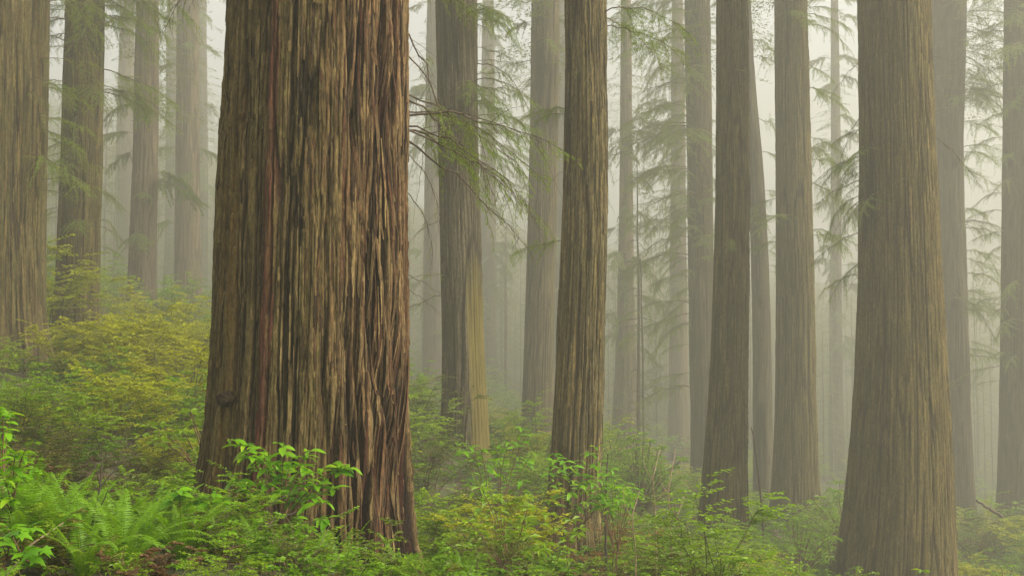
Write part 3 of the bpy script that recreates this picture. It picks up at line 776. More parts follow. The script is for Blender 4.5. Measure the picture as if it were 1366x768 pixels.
# ---------------------------------------------------------------- shrubs, ferns: prototypes
def shrub(seed, H=1.3, Rd=.85, stems=15, leafL=.062, leafW=.034, twigs=11, per=15, sm=M_STEM_OLIVE, lm=M_HUCK):
    """A huckleberry-like bush: arching stems, side twigs in flat layers, small leaves in rows along the twigs."""
    r = np.random.default_rng(seed)
    W, F = Acc(), Acc()
    for i in range(stems):
        az = 2 * np.pi * (i + r.random()) / stems
        out_ = Rd * r.uniform(.15, 1.0); h = H * r.uniform(.55, 1.05) * (1 - .25 * out_ / Rd)
        q = np.linspace(0, 1, 9)
        wob = np.cumsum(r.normal(0, .025, (9, 3)), 0)
        st = np.c_[np.cos(az) * out_ * q ** 1.3, np.sin(az) * out_ * q ** 1.3, h * (1.25 * q - .25 * q ** 2)] + wob * q[:, None] + np.r_[r.normal(0, .12, 2), 0]
        W.tube(st, np.linspace(.009, .002, 9), 3, r.random())
        for j in range(twigs):
            t = 1 - .68 * r.random() ** 1.7
            k = min(t * 8, 7.99); a_ = int(k)
            p0 = st[a_] + (st[a_ + 1] - st[a_]) * (k - a_)
            ta = az + r.uniform(-1.7, 1.7)
            l2 = r.uniform(.16, .40) * H / 1.3
            s_ = np.linspace(0, 1, 5)[:, None]
            tw = p0 + np.array([math.cos(ta), math.sin(ta), r.uniform(-.05, .55)]) * l2 * s_ + np.array([0, 0, -.18 * l2]) * s_ ** 2
            W.tube(tw, np.linspace(.004, .0015, 5), 3, r.random())
            n3 = per
            tt = (np.arange(n3) + r.random(n3) * .5) / n3
            kk = np.clip(tt * 4, 0, 3.999); ka = kk.astype(int)
            pp = tw[ka] + (tw[ka + 1] - tw[ka]) * (kk - ka)[:, None]
            an = ta + np.where(np.arange(n3) % 2, 1., -1.) * np.radians(r.uniform(35, 75, n3))
            d = np.c_[np.cos(an), np.sin(an), r.uniform(-.25, .35, n3)]
            up = np.c_[r.normal(0, .35, n3), r.normal(0, .35, n3), np.ones(n3)]
            F.leaves(pp, d, up, leafL * r.uniform(.7, 1.3, n3), leafW * r.uniform(.8, 1.2, n3), .12, .1, tint=np.clip(r.random(n3) * .6 + .4 * (pp[:, 2] / H) * r.random(), 0, 1))
    return W.mesh('stem', sm), F.mesh('foliage', lm, False)

def whorl_bush(seed, H=1.6, Rd=.9, tips=42, leafL=.15, leafW=.048, lm=M_RHODO_FAR):
    """A rhododendron-like bush: long leaves in rosettes at the shoot tips."""
    r = np.random.default_rng(seed)
    W, F = Acc(), Acc()
    for i in range(tips):
        az = r.uniform(0, 2 * np.pi); out_ = Rd * math.sqrt(r.random()); h = H * (1 - .45 * (out_ / Rd) ** 2) * r.uniform(.45, 1.0)
        q = np.linspace(0, 1, 7)
        st = np.c_[np.cos(az) * out_ * q ** 1.2, np.sin(az) * out_ * q ** 1.2, h * q ** .85] + np.cumsum(r.normal(0, .018, (7, 3)), 0) * q[:, None]
        W.tube(st, np.linspace(.013, .005, 7), 4, r.random())
        for ring_, m_ in ((0, 8), (1, 6)):
            tip = st[-1] - (st[-1] - st[-2]) * ring_ * .9
            a0 = r.uniform(0, 6.28)
            an = a0 + np.arange(m_) * 2 * np.pi / m_ + r.normal(0, .2, m_)
            d = np.c_[np.cos(an), np.sin(an), r.uniform(-.35, .35, m_)]
            F.leaves(np.repeat(tip[None], m_, 0), d, np.c_[r.normal(0, .2, m_), r.normal(0, .2, m_), np.ones(m_)], leafL * r.uniform(.7, 1.15, m_), leafW, .12, .18, mid=.55)
    return W.mesh('stem', M_STEM_RED), F.mesh('foliage', lm, False)

def frond_mesh(seed, L=.85, mat=M_FERN, pairs=34, bend=.55):
    """A sword fern frond: arching midrib with two rows of blades."""
    r = np.random.default_rng(seed); A = Acc()
    t = np.linspace(0, 1, 14)
    ang = R(78) - bend * 1.9 * t ** 1.6
    dx = np.cos(ang); dz = np.sin(ang)
    mid = np.c_[np.cumsum(dx), np.cumsum(t * r.normal(0, .04)), np.cumsum(dz)] * L / 14
    mid -= mid[0]
    A.tube(mid, np.linspace(.004, .0012, 14), 3, .9)
    tt = np.linspace(.13, .99, pairs)
    kk = tt * 13; ka = np.clip(kk.astype(int), 0, 12)
    p = mid[ka] + (mid[ka + 1] - mid[ka]) * (kk - ka)[:, None]
    tg = mid[ka + 1] - mid[ka]; tg /= np.linalg.norm(tg, axis=1, keepdims=True)
    bl = .085 * L / .85 * np.clip(np.sin(np.pi * np.clip(tt, 0, 1) ** .75) ** .6, .12, 1) * (1.05 - .35 * tt)
    nn = np.cross(np.array([0., 1, 0])[None], tg)
    for sg in (1, -1):
        d = np.c_[np.zeros(pairs), np.full(pairs, sg), np.zeros(pairs)] + tg * .42 - nn * 0 + r.normal(0, .05, (pairs, 3)) + np.array([0, 0, -.12])
        A.leaves(p, d, -nn + r.normal(0, .12, (pairs, 3)), bl, .0175 * L / .85, .05, .12, tint=np.clip(r.random(pairs) * .6 + .3 * tt, 0, 1), mid=.3)
    return A.mesh('frond', mat, False)
FROND = [frond_mesh(500 + i, bend=b) for i, b in enumerate((.3, .45, .6, .75, .95))]
DEADF = [frond_mesh(520 + i, .7, M_FERN_DEAD, 26, b) for i, b in enumerate((1.3, 1.6))]

HUCK = [shrub(600 + i, H=h, Rd=rd, lm=M_HUCK) for i, (h, rd) in enumerate(((1.2, .8), (1.4, .95), (1.0, .9), (1.55, .8)))]
HUCKY = [shrub(620 + i, H=h, Rd=rd, lm=M_HUCK_Y, leafL=.07, leafW=.038) for i, (h, rd) in enumerate(((1.3, .9), (1.5, 1.0), (1.1, .8)))]
HUCKD = [shrub(640 + i, H=h, Rd=rd, lm=M_HUCK_D, per=9, stems=18, sm=M_TWIG) for i, (h, rd) in enumerate(((1.3, .9), (1.1, 1.0)))]
RUST = [shrub(660, H=1.2, Rd=.7, lm=M_RUST, per=9)]
WHORL = [whorl_bush(680), whorl_bush(681, 1.3, .8, 34), whorl_bush(682, 1.8, 1.0, 50)]
LOWF = [shrub(700 + i, H=.5, Rd=.6, stems=16, twigs=7, per=12, leafL=.05, leafW=.03, lm=mm) for i, mm in enumerate((M_HUCK, M_FERN, M_HUCK_D, M_FERN_DEAD))]

def fern_joined(seed):
    """A whole fern as one mesh, for the fern bed too far away to pick its fronds apart."""
    r = np.random.default_rng(seed); vs, ts, at_, n_ = [], [], [], 0
    for i in range(13):
        me = FROND[r.integers(5)]
        k = len(me.vertices); v = np.empty(k * 3, np.float32); me.vertices.foreach_get('co', v); v = v.reshape(-1, 3)
        m_ = len(me.polygons); f = np.empty(m_ * 3, np.int32); me.loops.foreach_get('vertex_index', f)
        tv = np.empty(k, np.float32); me.attributes['tint'].data.foreach_get('value', tv)
        az = 2 * np.pi * (i + r.random() * .7) / 13; tl = r.uniform(0, .45); s_ = r.uniform(.7, 1.1)
        Mx = np.array((Matrix.Rotation(az, 3, 'Z') @ Matrix.Rotation(tl, 3, 'Y')).transposed())
        vs.append(v @ Mx * s_); ts.append(f.reshape(-1, 3) + n_); at_.append(tv); n_ += k
    return build_mesh('fern', np.concatenate(vs), np.concatenate(ts), M_FERN, {'tint': np.concatenate(at_)}, False)
FERNJ = [fern_joined(740), fern_joined(741), fern_joined(742)]

# ---------------------------------------------------------------- undergrowth nobody could count: one object per kind, instanced plants
def scatter(name, label, meshes, pts):
    """pts: x, y, z, rotation, scale, mesh index."""
    col = bpy.data.collections.new(name + '_plants')
    for i, grp in enumerate(meshes):
        grp = grp if isinstance(grp, (tuple, list)) else (grp,)
        sub = bpy.data.collections.new(f'{name}_plant_{i:02d}')
        col.children.link(sub)
        for g in grp:
            o = bpy.data.objects.new(f'{name}_plant_{i:02d}', g); sub.objects.link(o)
    pts = np.asarray(pts, float)
    me = bpy.data.meshes.new(name)
    me.vertices.add(len(pts)); me.vertices.foreach_set('co', pts[:, :3].astype(np.float32).ravel())
    for an, c_, ty in (('rot', 3, 'FLOAT'), ('scl', 4, 'FLOAT'), ('idx', 5, 'INT')):
        a_ = me.attributes.new(an, ty, 'POINT'); a_.data.foreach_set('value', pts[:, c_].astype(np.int32 if ty == 'INT' else np.float32))
    o = link(name, me); o['kind'] = 'stuff'; o['label'] = label
    ng = bpy.data.node_groups.new(name, 'GeometryNodeTree')
    ng.interface.new_socket('Geometry', in_out='INPUT', socket_type='NodeSocketGeometry')
    ng.interface.new_socket('Geometry', in_out='OUTPUT', socket_type='NodeSocketGeometry')
    N, L_ = ng.nodes, ng.links
    gi, gout = N.new('NodeGroupInput'), N.new('NodeGroupOutput')
    ci = N.new('GeometryNodeCollectionInfo'); ci.inputs['Collection'].default_value = col
    ci.inputs['Separate Children'].default_value = True; ci.inputs['Reset Children'].default_value = True
    iop = N.new('GeometryNodeInstanceOnPoints'); iop.inputs['Pick Instance'].default_value = True
    def na(nm, ty):
        x = N.new('GeometryNodeInputNamedAttribute'); x.data_type = ty; x.inputs['Name'].default_value = nm
        return x.outputs['Attribute']
    cx3 = N.new('ShaderNodeCombineXYZ'); L_.new(na('rot', 'FLOAT'), cx3.inputs['Z'])
    er = N.new('FunctionNodeEulerToRotation'); L_.new(cx3.outputs[0], er.inputs[0])
    L_.new(gi.outputs[0], iop.inputs['Points']); L_.new(ci.outputs[0], iop.inputs['Instance'])
    L_.new(na('idx', 'INT'), iop.inputs['Instance Index']); L_.new(er.outputs[0], iop.inputs['Rotation'])
    L_.new(na('scl', 'FLOAT'), iop.inputs['Scale'])
    L_.new(iop.outputs[0], gout.inputs[0])
    md = o.modifiers.new('plants', 'NODES'); md.node_group = ng
    return o

def clear_of_trunks(x, y, pad=.15):
    for T in TREE.values():
        rb_ = float(np.interp(T['zb'] + .5, T['z'], T['r']))
        if (x - T['xb']) ** 2 + (y - T['Y']) ** 2 < (rb_ + pad) ** 2: return False
    return True

def spread_pts(d0, d1, step, seed, px0=-60, px1=1430, jit=.5):
    """Jittered points on the ground inside the view wedge, spacing growing with depth."""
    r = random.Random(seed); outp = []; Y = d0
    while Y < d1:
        st = step * (1 + .018 * (Y - d0))
        x0, x1 = (px0 - CX) / FPX * Y - .5, (px1 - CX) / FPX * Y + .5
        x = x0 + r.random() * st
        while x < x1:
            xx, yy = x + r.uniform(-jit, jit) * st, Y + r.uniform(-jit, jit) * st
            f_ = D(yy) / yy; xx, yy = xx * f_, yy * f_
            if clear_of_trunks(xx, yy): outp.append((xx, yy))
            x += st
        Y += st
    return outp
def zone(px):                                                     # 0 left .. 1 right
    return px / 1366.0

pt_h, pt_f, pt_l = [], [], []
rr_ = random.Random(31)
for x, y in spread_pts(7.0, 64, 1.02, 1):
    yr = y if y <= 18 else ((y + 36) / 3 if y <= 78 else (y + 119.6) / 5.2); fk = y / yr
    z = gz(x, y); px, py = pix(x, y, z)
    low = (11 < yr < 15 and 400 < px < 600) or (14 < yr < 21.5 and 705 < px < 830)     # the trunks' feet stay open
    if low and rr_.random() < .3: continue
    nz = float(vn(x / fk * .35, yr * .35, seed=21)); nq = float(vn(x / fk * .5 + 40, yr * .5, seed=22))
    if yr < 11.5 and px < 620: s_ = rr_.uniform(.25, .5)
    elif yr < 9.5: s_ = rr_.uniform(.35, .5)
    elif yr < 15: s_ = rr_.uniform(.5, .8)
    else: s_ = rr_.choice((.6, .8, 1.0, 1.1, 1.3, 1.6)) * rr_.uniform(.85, 1.15)
    if 1095 < px < 1300 and 18 < yr < 26.8: low = True
    if px > 560 and 18 <= yr < 34 and not 1095 < px < 1300: s_ *= 1.0 if px < 860 else .72
    if px < 135 and 15 < yr < 27: s_ *= .62
    elif px < 285 and 19 < yr < 34: s_ *= 1.25
    if 560 < px < 705 and 18 <= yr < 32: s_ *= .62
    if px < 420 and 7.5 < yr < 12 and rr_.random() < .45: continue
    if low: s_ = rr_.uniform(.2, .36)
    if 700 < px < 825 and 10 < yr <= 14: s_ *= .45
    if px > 600 and yr < 18: s_ *= .85
    if px < 280 and 19 < yr < 34: i = rr_.choice((4, 5, 6, 4, 5, 1))         # yellow-green thicket
    elif px < 260 and 12 < yr <= 19: i = rr_.choice((7, 8, 0, 2, 7))         # brown twiggy belt
    elif yr < 17: i = rr_.choice((0, 1, 2, 3, 0, 7, 9, 10) if nz > .35 else (0, 2, 7, 8))
    elif nz > .62: i = rr_.choice((4, 5, 6))
    elif nq > .66: i = rr_.choice((9, 10, 11)) if yr > 16 else rr_.choice((0, 1))
    elif nq < .25: i = rr_.choice((7, 8))
    else: i = rr_.choice((0, 1, 2, 3))
    pt_h.append((x, y, z - .05, rr_.uniform(0, 6.28), s_ * fk ** .95, i))
scatter('undergrowth', 'dense mass of huckleberry and rhododendron undergrowth on the slope', HUCK + HUCKY + HUCKD + WHORL, pt_h)
for x, y in spread_pts(6.0, 40, .8, 2):
    z = gz(x, y); px_ = pix(x, y, z)[0]
    if 10.8 < y < 17 and 420 < px_ < 600: continue
    if y < 11.5 and px_ < 330 and rr_.random() < .6: continue
    if 18 < y < 30 and 700 < px_ < 830 and rr_.random() < .7: continue
    pt_l.append((x, y, z - .03, rr_.uniform(0, 6.28), rr_.uniform(.7, 1.3) * (1 if y < 18 else 3 * y / (y + 36)), rr_.choice((0, 0, 1, 1, 1, 2, 2, 0, 1, 3))))
scatter('ground_cover', 'low leafy ground cover under the shrubs', LOWF, pt_l)
for x, y in spread_pts(13, 34, 1.7, 3):
    z = gz(x, y); px, _ = pix(x, y, z)
    pt_f.append((x, y, z, rr_.uniform(0, 6.28), rr_.uniform(.7, 1.1) * (1 if y < 18 else 3 * y / (y + 36)), rr_.choice((0, 1, 2))))
scatter('fern_bed', 'sword ferns mixed into the undergrowth further back', FERNJ, pt_f)

# ---------------------------------------------------------------- shrubs one can pick out
def bush(pair, px, Y, s_, label, name='huckleberry_bush', cat='bush', sz=None):
    s_ *= D(Y) / Y; Y = D(Y)
    x = (px - CX) / FPX * Y
    t = thing(name, label, cat, (x, Y, gz(x, Y) - .05), rnd.uniform(0, 6.28))
    t.scale = (s_, s_, sz or s_)
    link('stem', pair[0], t); link('foliage', pair[1], t)
    return t
for args in [
  (HUCKY[1], 215, 27, 1.35, 'tall yellow-green bush in front of the hazy purplish redwood'),
  (HUCKY[0], 160, 25, 1.25, 'yellow-green bush at the right foot of the spray-veiled left redwood'),
  (HUCKY[2], 262, 24, 1.3, 'golden green bush pressing against the left side of the giant trunk'),
  (HUCKY[1], 185, 21, 1.1, 'yellowish bush below the tall yellow-green one on the left slope'),
  (HUCKY[0], 245, 29, 1.45, 'tallest golden bush against the left edge of the giant trunk, in the mist'),
  (HUCK[3], 150, 23, 1.15, 'green-gold bush in the middle of the left slope'),
  (HUCK[1], 60, 20, 1.15, 'mid-green bush at the foot of the broad left-edge trunk'),
  (HUCK[3], 20, 19, 1.2, 'loose green bush hiding the base of the left-edge trunk'),
  (HUCK[0], 110, 19, 1.1, 'green bush below the spray-veiled left redwood'),
  (HUCKD[0], 70, 15, 1.0, 'dark brown twiggy bush on the left slope'),
  (HUCKD[1], 185, 14.5, .95, 'sparse dark bush left of the burl on the giant trunk'),
  (HUCK[2], 155, 13, .8, 'rounded green bush with pinkish tips on the left slope'),
  (HUCKY[2], 700, 29, 1.1, 'glowing yellow bush between the two-toned and warm tan redwoods'),
  (HUCK[0], 590, 20, 1.0, 'green bush right beside the lower right edge of the giant trunk'),
  (HUCK[3], 650, 21, 1.1, 'green bush below the two-toned redwood'),
  (WHORL[0], 965, 24.5, 1.0, 'rosette-leaved shrub growing up the foot of the straight redwood'),
  (WHORL[1], 930, 23, .8, 'small rosette-leaved shrub low beside the straight redwood'),
  (WHORL[2], 1060, 27, 1.15, 'bright green rounded shrub under the hazy right redwood'),
  (WHORL[0], 1105, 29, 1.2, 'feathery green shrub left of the large right redwood'),
  (HUCK[1], 900, 21, 1.0, 'green bush with bare pale twigs before the paired trunks'),
  (HUCKY[1], 1010, 22.5, .9, 'yellow-green bush at the bottom between the paired trunks and the large one'),
  (HUCKY[0], 1300, 29, 1.1, 'yellow-green bush behind the right foot of the large right redwood'),
  (WHORL[1], 1345, 26, 1.0, 'leafy shrub in the bottom right corner'),
]:
    pair, px, Y, s_, lb = args
    bush(pair, px, Y, s_, lb, 'rhododendron_shrub' if pair in WHORL else 'huckleberry_bush')
bush(RUST[0], 832, 20.5, 1.35, 'rust-tinged bush right of the warm tan redwood')

# ---------------------------------------------------------------- ferns in front, every frond a part
def fern(px, Y, s_, label, nf=14, dead=2, group=None, lean=None):
    s_ *= D(Y) / Y * 1.2; Y = D(Y)
    x = (px - CX) / FPX * Y
    t = thing('sword_fern', label, 'fern', (x, Y, gz(x, Y)), rnd.uniform(0, 6.28), group)
    for i in range(nf):
        o = link('frond', rnd.choice(FROND), t)
        sc = s_ * rnd.uniform(.75, 1.1)
        o.scale = (sc, sc, sc)
        o.rotation_euler = Euler((rnd.uniform(-.12, .12), rnd.uniform(-.05, .42), 2 * math.pi * (i + rnd.random() * .6) / nf), 'XYZ')
    for i in range(dead):
        o = link('frond', rnd.choice(DEADF), t); o['label'] = 'dead rust-brown frond'
        o.scale = (s_, s_, s_)
        o.rotation_euler = Euler((0, rnd.uniform(.5, .9), rnd.uniform(0, 6.28)), 'XYZ')
for px, Y, s_, lb in [
  (35, 8.8, 1.0, 'large sword fern with spreading fronds at the left edge of the bottom'), (85, 8.9, .95, 'sword fern low between the broad leaves and the dark sapling'), (165, 8.8, 1.0, 'full sword fern right below the dark sapling'), (245, 9.6, .95, 'sword fern below the rosette-leaved seedling'), (60, 9.3, .95, 'upright sword fern near the dark sapling in the bottom left corner'), (105, 9.8, 1.0, 'sword fern left of the dark bare sapling stem'), (150, 10.2, .9, 'sword fern right of the dark bare sapling stem'),
  (200, 11.0, 1.05, 'tall sword fern left of the giant trunk with paired fronds'), (225, 11.6, .95, 'sword fern under the rosette-leaved seedling'), (190, 9.2, .85, 'sword fern at the bottom edge left of the giant'),
  (455, 12.3, .85, 'bright sword fern at the foot of the giant trunk, beside the leafy rhododendron'), (425, 11.8, .8, 'bright sword fern below the leafy rhododendron'), (515, 12.4, .6, 'sword fern at the dark cleft of the giant trunk'), (545, 12.8, .55, 'sword fern under the right corner of the giant trunk'),
  (290, 10.6, .75, 'small sword fern left below the leafy rhododendron'), (120, 8.2, .8, 'arching sword fern lowest at the bottom edge'), (15, 10.5, .9, 'sword fern at the left edge above the broad leaves'),
  (350, 11.0, .75, 'sword fern half hidden below the leafy rhododendron'), (770, 19.8, .8, 'sword fern low before the warm tan redwood'), (820, 19.5, .75, 'sword fern right of the foot of the warm tan redwood'), (690, 18.5, .8, 'sword fern left of the foot of the warm tan redwood'), (610, 15.5, .85, 'sword fern low beside the giant trunk on its right')]:
    fern(px, Y, s_, lb)

# ---------------------------------------------------------------- leafy foreground shrubs, every leaf a part
def blade(seed, kind='oval'):
    """One real leaf: a bent, folded blade with a midrib."""
    r = np.random.default_rng(seed)
    if kind == 'oval':
        t = np.linspace(0, 1, 7); wd = .19 * np.sin(np.pi * t ** .85) ** .8; wd[0] = .012; wd[-1] = .0
        c = np.c_[t, np.zeros(7), .05 * np.sin(np.pi * t) - .22 * r.uniform(.5, 1.4) * t ** 2]
        lft = c + np.c_[np.zeros(7), wd, wd * .28 + r.normal(0, .006, 7)]; rgt = c + np.c_[np.zeros(7), -wd, wd * .28 + r.normal(0, .006, 7)]
        v = np.concatenate([c, lft, rgt]); f = []
        for i in range(6): f += [(i, i + 1, 7 + i + 1), (i, 7 + i + 1, 7 + i), (i, 14 + i, 14 + i + 1), (i, 14 + i + 1, i + 1)]
        return v, np.array(f)
    # a palmate leaf with five toothed lobes
    an = np.radians([-180, -140, -118, -95, -62, -38, -14, 0, 14, 38, 62, 95, 118, 140]); rd = np.array([.04, .30, .56, .36, .74, .42, .62, 1.0, .62, .42, .74, .36, .56, .30])
    rim = np.c_[rd * np.cos(an) * .62 + .32, rd * np.sin(an) * .62, -.16 * rd ** 2 + r.normal(0, .02, 14)]
    v = np.r_[[(.30, 0, .03)], rim]
    return v, np.array([(0, i + 1, (i + 1) % 14 + 1) for i in range(14)])
def leaf_meshes(kind, mat, n_=5, seed=0):
    res = []
    for i in range(n_):
        v, f = blade(seed + i, kind)
        res.append(build_mesh('leaf', v, f, mat, {'tint': np.full(len(v), (i + .5) / n_)}, True))
    return res
LEAF = leaf_meshes('oval', M_RHODO, 12, 800)
PALM = leaf_meshes('palm', M_MAPLE, 4, 820)

def leafy_shrub(name, label, cat, px, Y, tips, leafL, per, meshes=LEAF, dY=.5, flat=.25, stemr=.012):
    """A plant whose shoots end at the given photo pixels near depth Y; leaves in loose rosettes along the last of each shoot."""
    leafL *= D(Y) / Y; stemr *= D(Y) / Y
    x = (px - CX) / FPX * D(Y)
    base = Vector((x, D(Y), gz(x, D(Y)) - .03))
    t = thing(name, label, cat, base)
    W = Acc(); hubs = []
    nh = max(2, len(tips) // 4)
    tp = [P(a_, b_, Y + rnd.uniform(-dY, dY)) - base for a_, b_ in tips]
    hub = [Vector((rnd.uniform(-.12, .12) + sum(q_.x for q_ in tp) / len(tp) * .4 * (i - nh / 2) / nh * 2, rnd.uniform(-.15, .15), max(.2, .45 * sum(q_.z for q_ in tp) / len(tp)))) for i in range(nh)]
    for i, h in enumerate(hub):
        s_ = np.linspace(0, 1, 6)[:, None]
        W.tube(np.array(h)[None] * s_ + np.c_[np.sin(s_ * 5 + i) * .03, np.cos(s_ * 4 + i) * .03, s_ * 0] * s_, np.linspace(stemr, stemr * .7, 6), 5)
    for q_ in tp:
        h = min(hub, key=lambda h_: (h_ - q_).length)
        s_ = np.linspace(0, 1, 8)[:, None]
        ctl = np.array((h.x * .5 + q_.x * .5, h.y * .5 + q_.y * .5, q_.z * .95 + .0 * h.z))
        cv = (1 - s_) ** 2 * np.array(h) + 2 * s_ * (1 - s_) * ctl + s_ ** 2 * np.array(q_)
        W.tube(cv, np.linspace(stemr * .6, stemr * .25, 8), 4)
        dirv = Vector(cv[-1] - cv[-3]).normalized()
        for k in range(per):
            f = 1 - (k // 3) * .13 - rnd.uniform(0, .05)
            p_ = Vector(cv[min(7, int(f * 7))]) if f < 1 else q_
            az = k * 2.4 + rnd.uniform(-.5, .5)
            o = link('leaf', rnd.choice(meshes), t)
            L = leafL * rnd.uniform(.65, 1.2)
            o.location = p_
            o.scale = (L, L * rnd.uniform(.85, 1.2), L)
            o.rotation_euler = Euler((rnd.uniform(-.5, .5), rnd.uniform(-.45, .35) + flat * .3, az), 'XYZ')
    link('stem', W.mesh('stem', M_STEM_RED), t)
    return t
leafy_shrub('rhododendron', 'bright green rhododendron standing in front of the giant trunk', 'shrub', 375, 13.0,
  [(300,583),(318,590),(338,592),(352,605),(378,592),(330,605),(345,622),(370,615),(300,632),(318,645),(352,643),(385,636),(405,641),(420,660),(395,655),(430,645),(440,622),(470,618),(480,620),(418,598),(372,655),(335,655),(440,668),(447,690),(398,690),(420,703),(380,705),(455,650),(410,620),(390,612)], .20, 10)
leafy_shrub('rhododendron', 'bright green rhododendron across the foot of the warm tan redwood', 'shrub', 760, 19.3,
  [(738,600),(752,612),(745,625),(765,618),(782,600),(800,592),(805,612),(812,628),(790,632),(775,645),(820,650),(838,645),(850,648),(832,662),(808,655),(760,655),(742,648),(730,660),(770,672),(788,668),(815,670),(725,620),(735,610)], .19, 10)
leafy_shrub('rhododendron', 'pale green leafy shrub left of the foot of the warm tan redwood', 'shrub', 660, 18.6,
  [(604,588),(622,592),(640,598),(662,590),(682,586),(700,566),(708,575),(693,605),(668,612),(650,622),(676,632),(702,640),(640,650),(618,640),(664,660),(690,668),(715,655),(650,690),(625,675),(720,600),(706,612)], .18, 10)
leafy_shrub('rhododendron', 'deeper green rhododendron low on the right side of the warm tan redwood', 'shrub', 815, 18.9,
  [(770,630),(786,640),(800,648),(818,636),(832,648),(846,656),(826,664),(806,668),(788,656),(840,640),(815,622),(795,618),(778,650),(858,650)], .17, 11)
leafy_shrub('leafy_shrub', 'light green leafy shrub reaching in from the left edge', 'shrub', 10, 9.0,
  [(-8,540),(4,545),(12,548),(-5,565),(10,575),(20,605),(0,610),(35,600),(5,640),(28,632),(50,622),(12,665),(-5,660),(40,655)], .13, 12)
leafy_shrub('thimbleberry', 'broad-leaved seedling with lobed leaves in the bottom left corner', 'plant', 20, 8.0,
  [(5,700),(22,708),(38,700),(12,735),(42,738),(60,728),(-5,720),(30,755),(52,752),(8,765)], .19, 4, PALM)
leafy_shrub('rhododendron', 'rosette-leaved seedling in front of the left corner of the giant trunk', 'shrub', 255, 11.2,
  [(238,652),(292,655),(275,663),(245,695),(262,690),(242,748),(225,655),(300,668)], .20, 8, dY=.15)
leafy_shrub('rhododendron', 'small green seedling low below the rosette-leaved one', 'shrub', 310, 10.4,
  [(300,705),(322,715),(285,730),(345,722),(330,745),(365,735)], .12, 8, dY=.2)

# ---------------------------------------------------------------- dead stems, saplings, broken limbs
def stick(name, label, cat, pts, r0, r1, mat, forks=()):
    pts = [Vector(p_) for p_ in pts]; base = pts[0].copy()
    t = thing(name, label, cat, base)
    def curve(ps, ra, rb_, nm):
        A = Acc(); ps = np.array([np.array(q_ - base) for q_ in ps])
        k = 14; s_ = np.linspace(0, len(ps) - 1, k); ia = np.clip(s_.astype(int), 0, len(ps) - 2)
        cv = ps[ia] + (ps[ia + 1] - ps[ia]) * (s_ - ia)[:, None] + nrg.normal(0, ra * .18, (k, 3))
        A.tube(cv, np.linspace(ra, rb_, k), 6); link(nm, A.mesh(nm, mat), t)
    curve(pts, r0, r1, 'stem')
    for f in forks: curve([Vector(q_) for q_ in f], r0 * .5, r1 * .6, 'twig')
def G(px, Y, dz=0):
    x = (px - CX) / FPX * D(Y)
    return Vector((x, D(Y), gz(x, D(Y)) + dz))
stick('dead_sapling', 'thin dark dead sapling standing among the ferns at lower left', 'sapling', [G(116, 9.2, -.1), P(120, 715, 9.2), P(128, 675, 9.2), P(134, 648, 9.2), P(137, 600, 9.3)], .015, .005, M_STEM_DARK,
      [[P(124, 690, 9.2), P(138, 668, 9.2), P(145, 650, 9.2)], [P(134, 648, 9.2), P(128, 625, 9.2), P(120, 610, 9.2)], [P(134, 648, 9.2), P(150, 630, 9.25), P(160, 618, 9.3)]])
stick('fallen_branch', 'bare pale branch lying over the plants in the bottom left corner', 'branch', [P(14, 745, 8.2), P(40, 728, 8.3), P(62, 712, 8.4), P(84, 697, 8.5)], .012, .004, M_TWIG_PALE, [[P(14, 745, 8.2), P(20, 728, 8.2), P(28, 716, 8.2)]])
stick('fallen_branch', 'dark bent branch crossing in front of the giant trunk near its foot', 'branch', [G(305, 10.8, .05), P(320, 735, 11), P(345, 705, 11.3), P(372, 690, 11.6), P(395, 683, 12)], .016, .006, M_STEM_DARK, [[P(345, 705, 11.3), P(360, 672, 11.6), P(402, 650, 12)]])
stick('thin_snag', 'slim dark dead stem right of the foot of the warm tan redwood', 'snag', [G(808, 20.3, -.1), P(808, 700, 20.3), P(809, 640, 20.3), P(811, 605, 20.4)], .03, .015, M_STEM_DARK)
stick('thin_snag', 'slim leaning dead stem right of the straight redwood', 'snag', [G(1018, 29, -.1), P(1013, 640, 29), P(1005, 580, 29), P(1002, 570, 29)], .06, .025, M_TWIG)
stick('thin_snag', 'slender bare pole in the fog between the warm tan and dark hazy redwoods', 'snag', [G(858, 43, -.1), P(858, 500, 43), P(856, 420, 43), P(854, 345, 43)], .12, .06, M_TWIG)
stick('broken_limb', 'pale broken limb leaning in the brush near the right edge', 'branch', [P(1336, 688, 31), P(1318, 677, 31), P(1302, 667, 31)], .09, .06, M_TWIG)
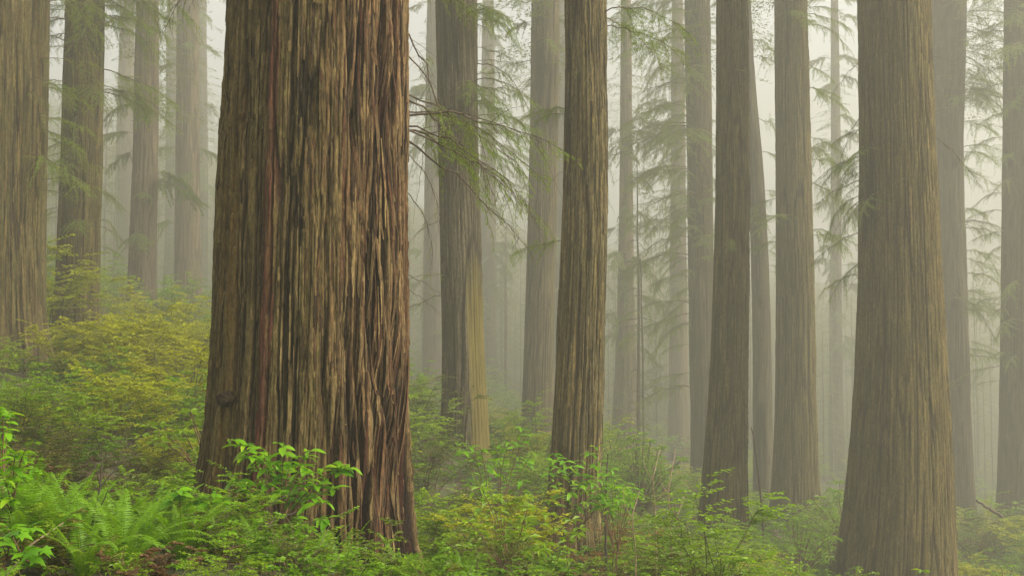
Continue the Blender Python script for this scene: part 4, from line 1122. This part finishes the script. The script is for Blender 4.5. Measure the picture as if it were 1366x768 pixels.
for (px, a_, b_, c_) in ((872, 700, 640, 600), (893, 720, 660, 598), (905, 735, 690, 660), (690, 745, 690, 640), (845, 735, 690, 655), (760, 745, 715, 690)):
    stick('bare_stem', {872: 'thin pale bare stem forking above the bush right of the tan redwood', 893: 'tallest pale bare stem before the paired trunks', 905: 'short pale stem bending right before the paired trunks', 690: 'thin reddish stem left of the warm tan redwood', 845: 'thin pale stem right of the warm tan redwood', 760: 'short reddish stem against the foot of the warm tan redwood'}[px],
          'stem', [G(px, 18.3, 0), P(px + 3, a_, 18.3), P(px - 2, b_, 18.2), P(px + 8, c_, 18.3)], .014, .005, M_TWIG_PALE if px > 800 else M_STEM_RED, [[P(px - 2, b_, 18.2), P(px - 12, b_ - 18, 18.2), P(px - 14, b_ - 40, 18.2)], [P(px + 1, (a_ + b_) / 2, 18.3), P(px + 14, (a_ + b_) / 2 - 14, 18.3), P(px + 24, (a_ + b_) / 2 - 32, 18.3)]])

# ---------------------------------------------------------------- the far-off wood
WOODM = [(far_trunk(430 + i, 24, .12), CROWN[i]) for i in range(3)]
pw = []
for x, y in spread_pts(58, 100, 1.8, 9, -200, 1566):
    pw.append((x, y, gz(x, y) - .3, rr_.uniform(0, 6.28), rr_.uniform(.95, 1.5), rr_.randrange(3)))
scatter('forest', 'far-off conifer wood dissolving into the fog', WOODM, pw)

# ---------------------------------------------------------------- the fog
zmin = float(GZ.min())
lo, hi = Vector((-332, -62, zmin - 1.5)), Vector((332, 467, 104))
v = [(x, y, z) for x in (lo.x, hi.x) for y in (lo.y, hi.y) for z in (lo.z, hi.z)]
f = [(0, 1, 3, 2), (4, 6, 7, 5), (0, 4, 5, 1), (2, 3, 7, 6), (0, 2, 6, 4), (1, 5, 7, 3)]
hm = bpy.data.materials.new('haze'); hm.use_nodes = True
hn = hm.node_tree.nodes; hl = hm.node_tree.links
hn.remove(hn['Principled BSDF'])
pv = hn.new('ShaderNodeVolumePrincipled')
pv.inputs['Color'].default_value = (0.530, 0.518, 0.435, 1)
pv.inputs['Density'].default_value = HAZE_DENSITY
pv.inputs['Anisotropy'].default_value = 0.25
hl.new(pv.outputs[0], hn['Material Output'].inputs['Volume'])
ho = link('haze', build_mesh('haze', v, f, hm, None, False))
ho['kind'] = 'stuff'; ho['label'] = 'pale fog filling the whole forest'
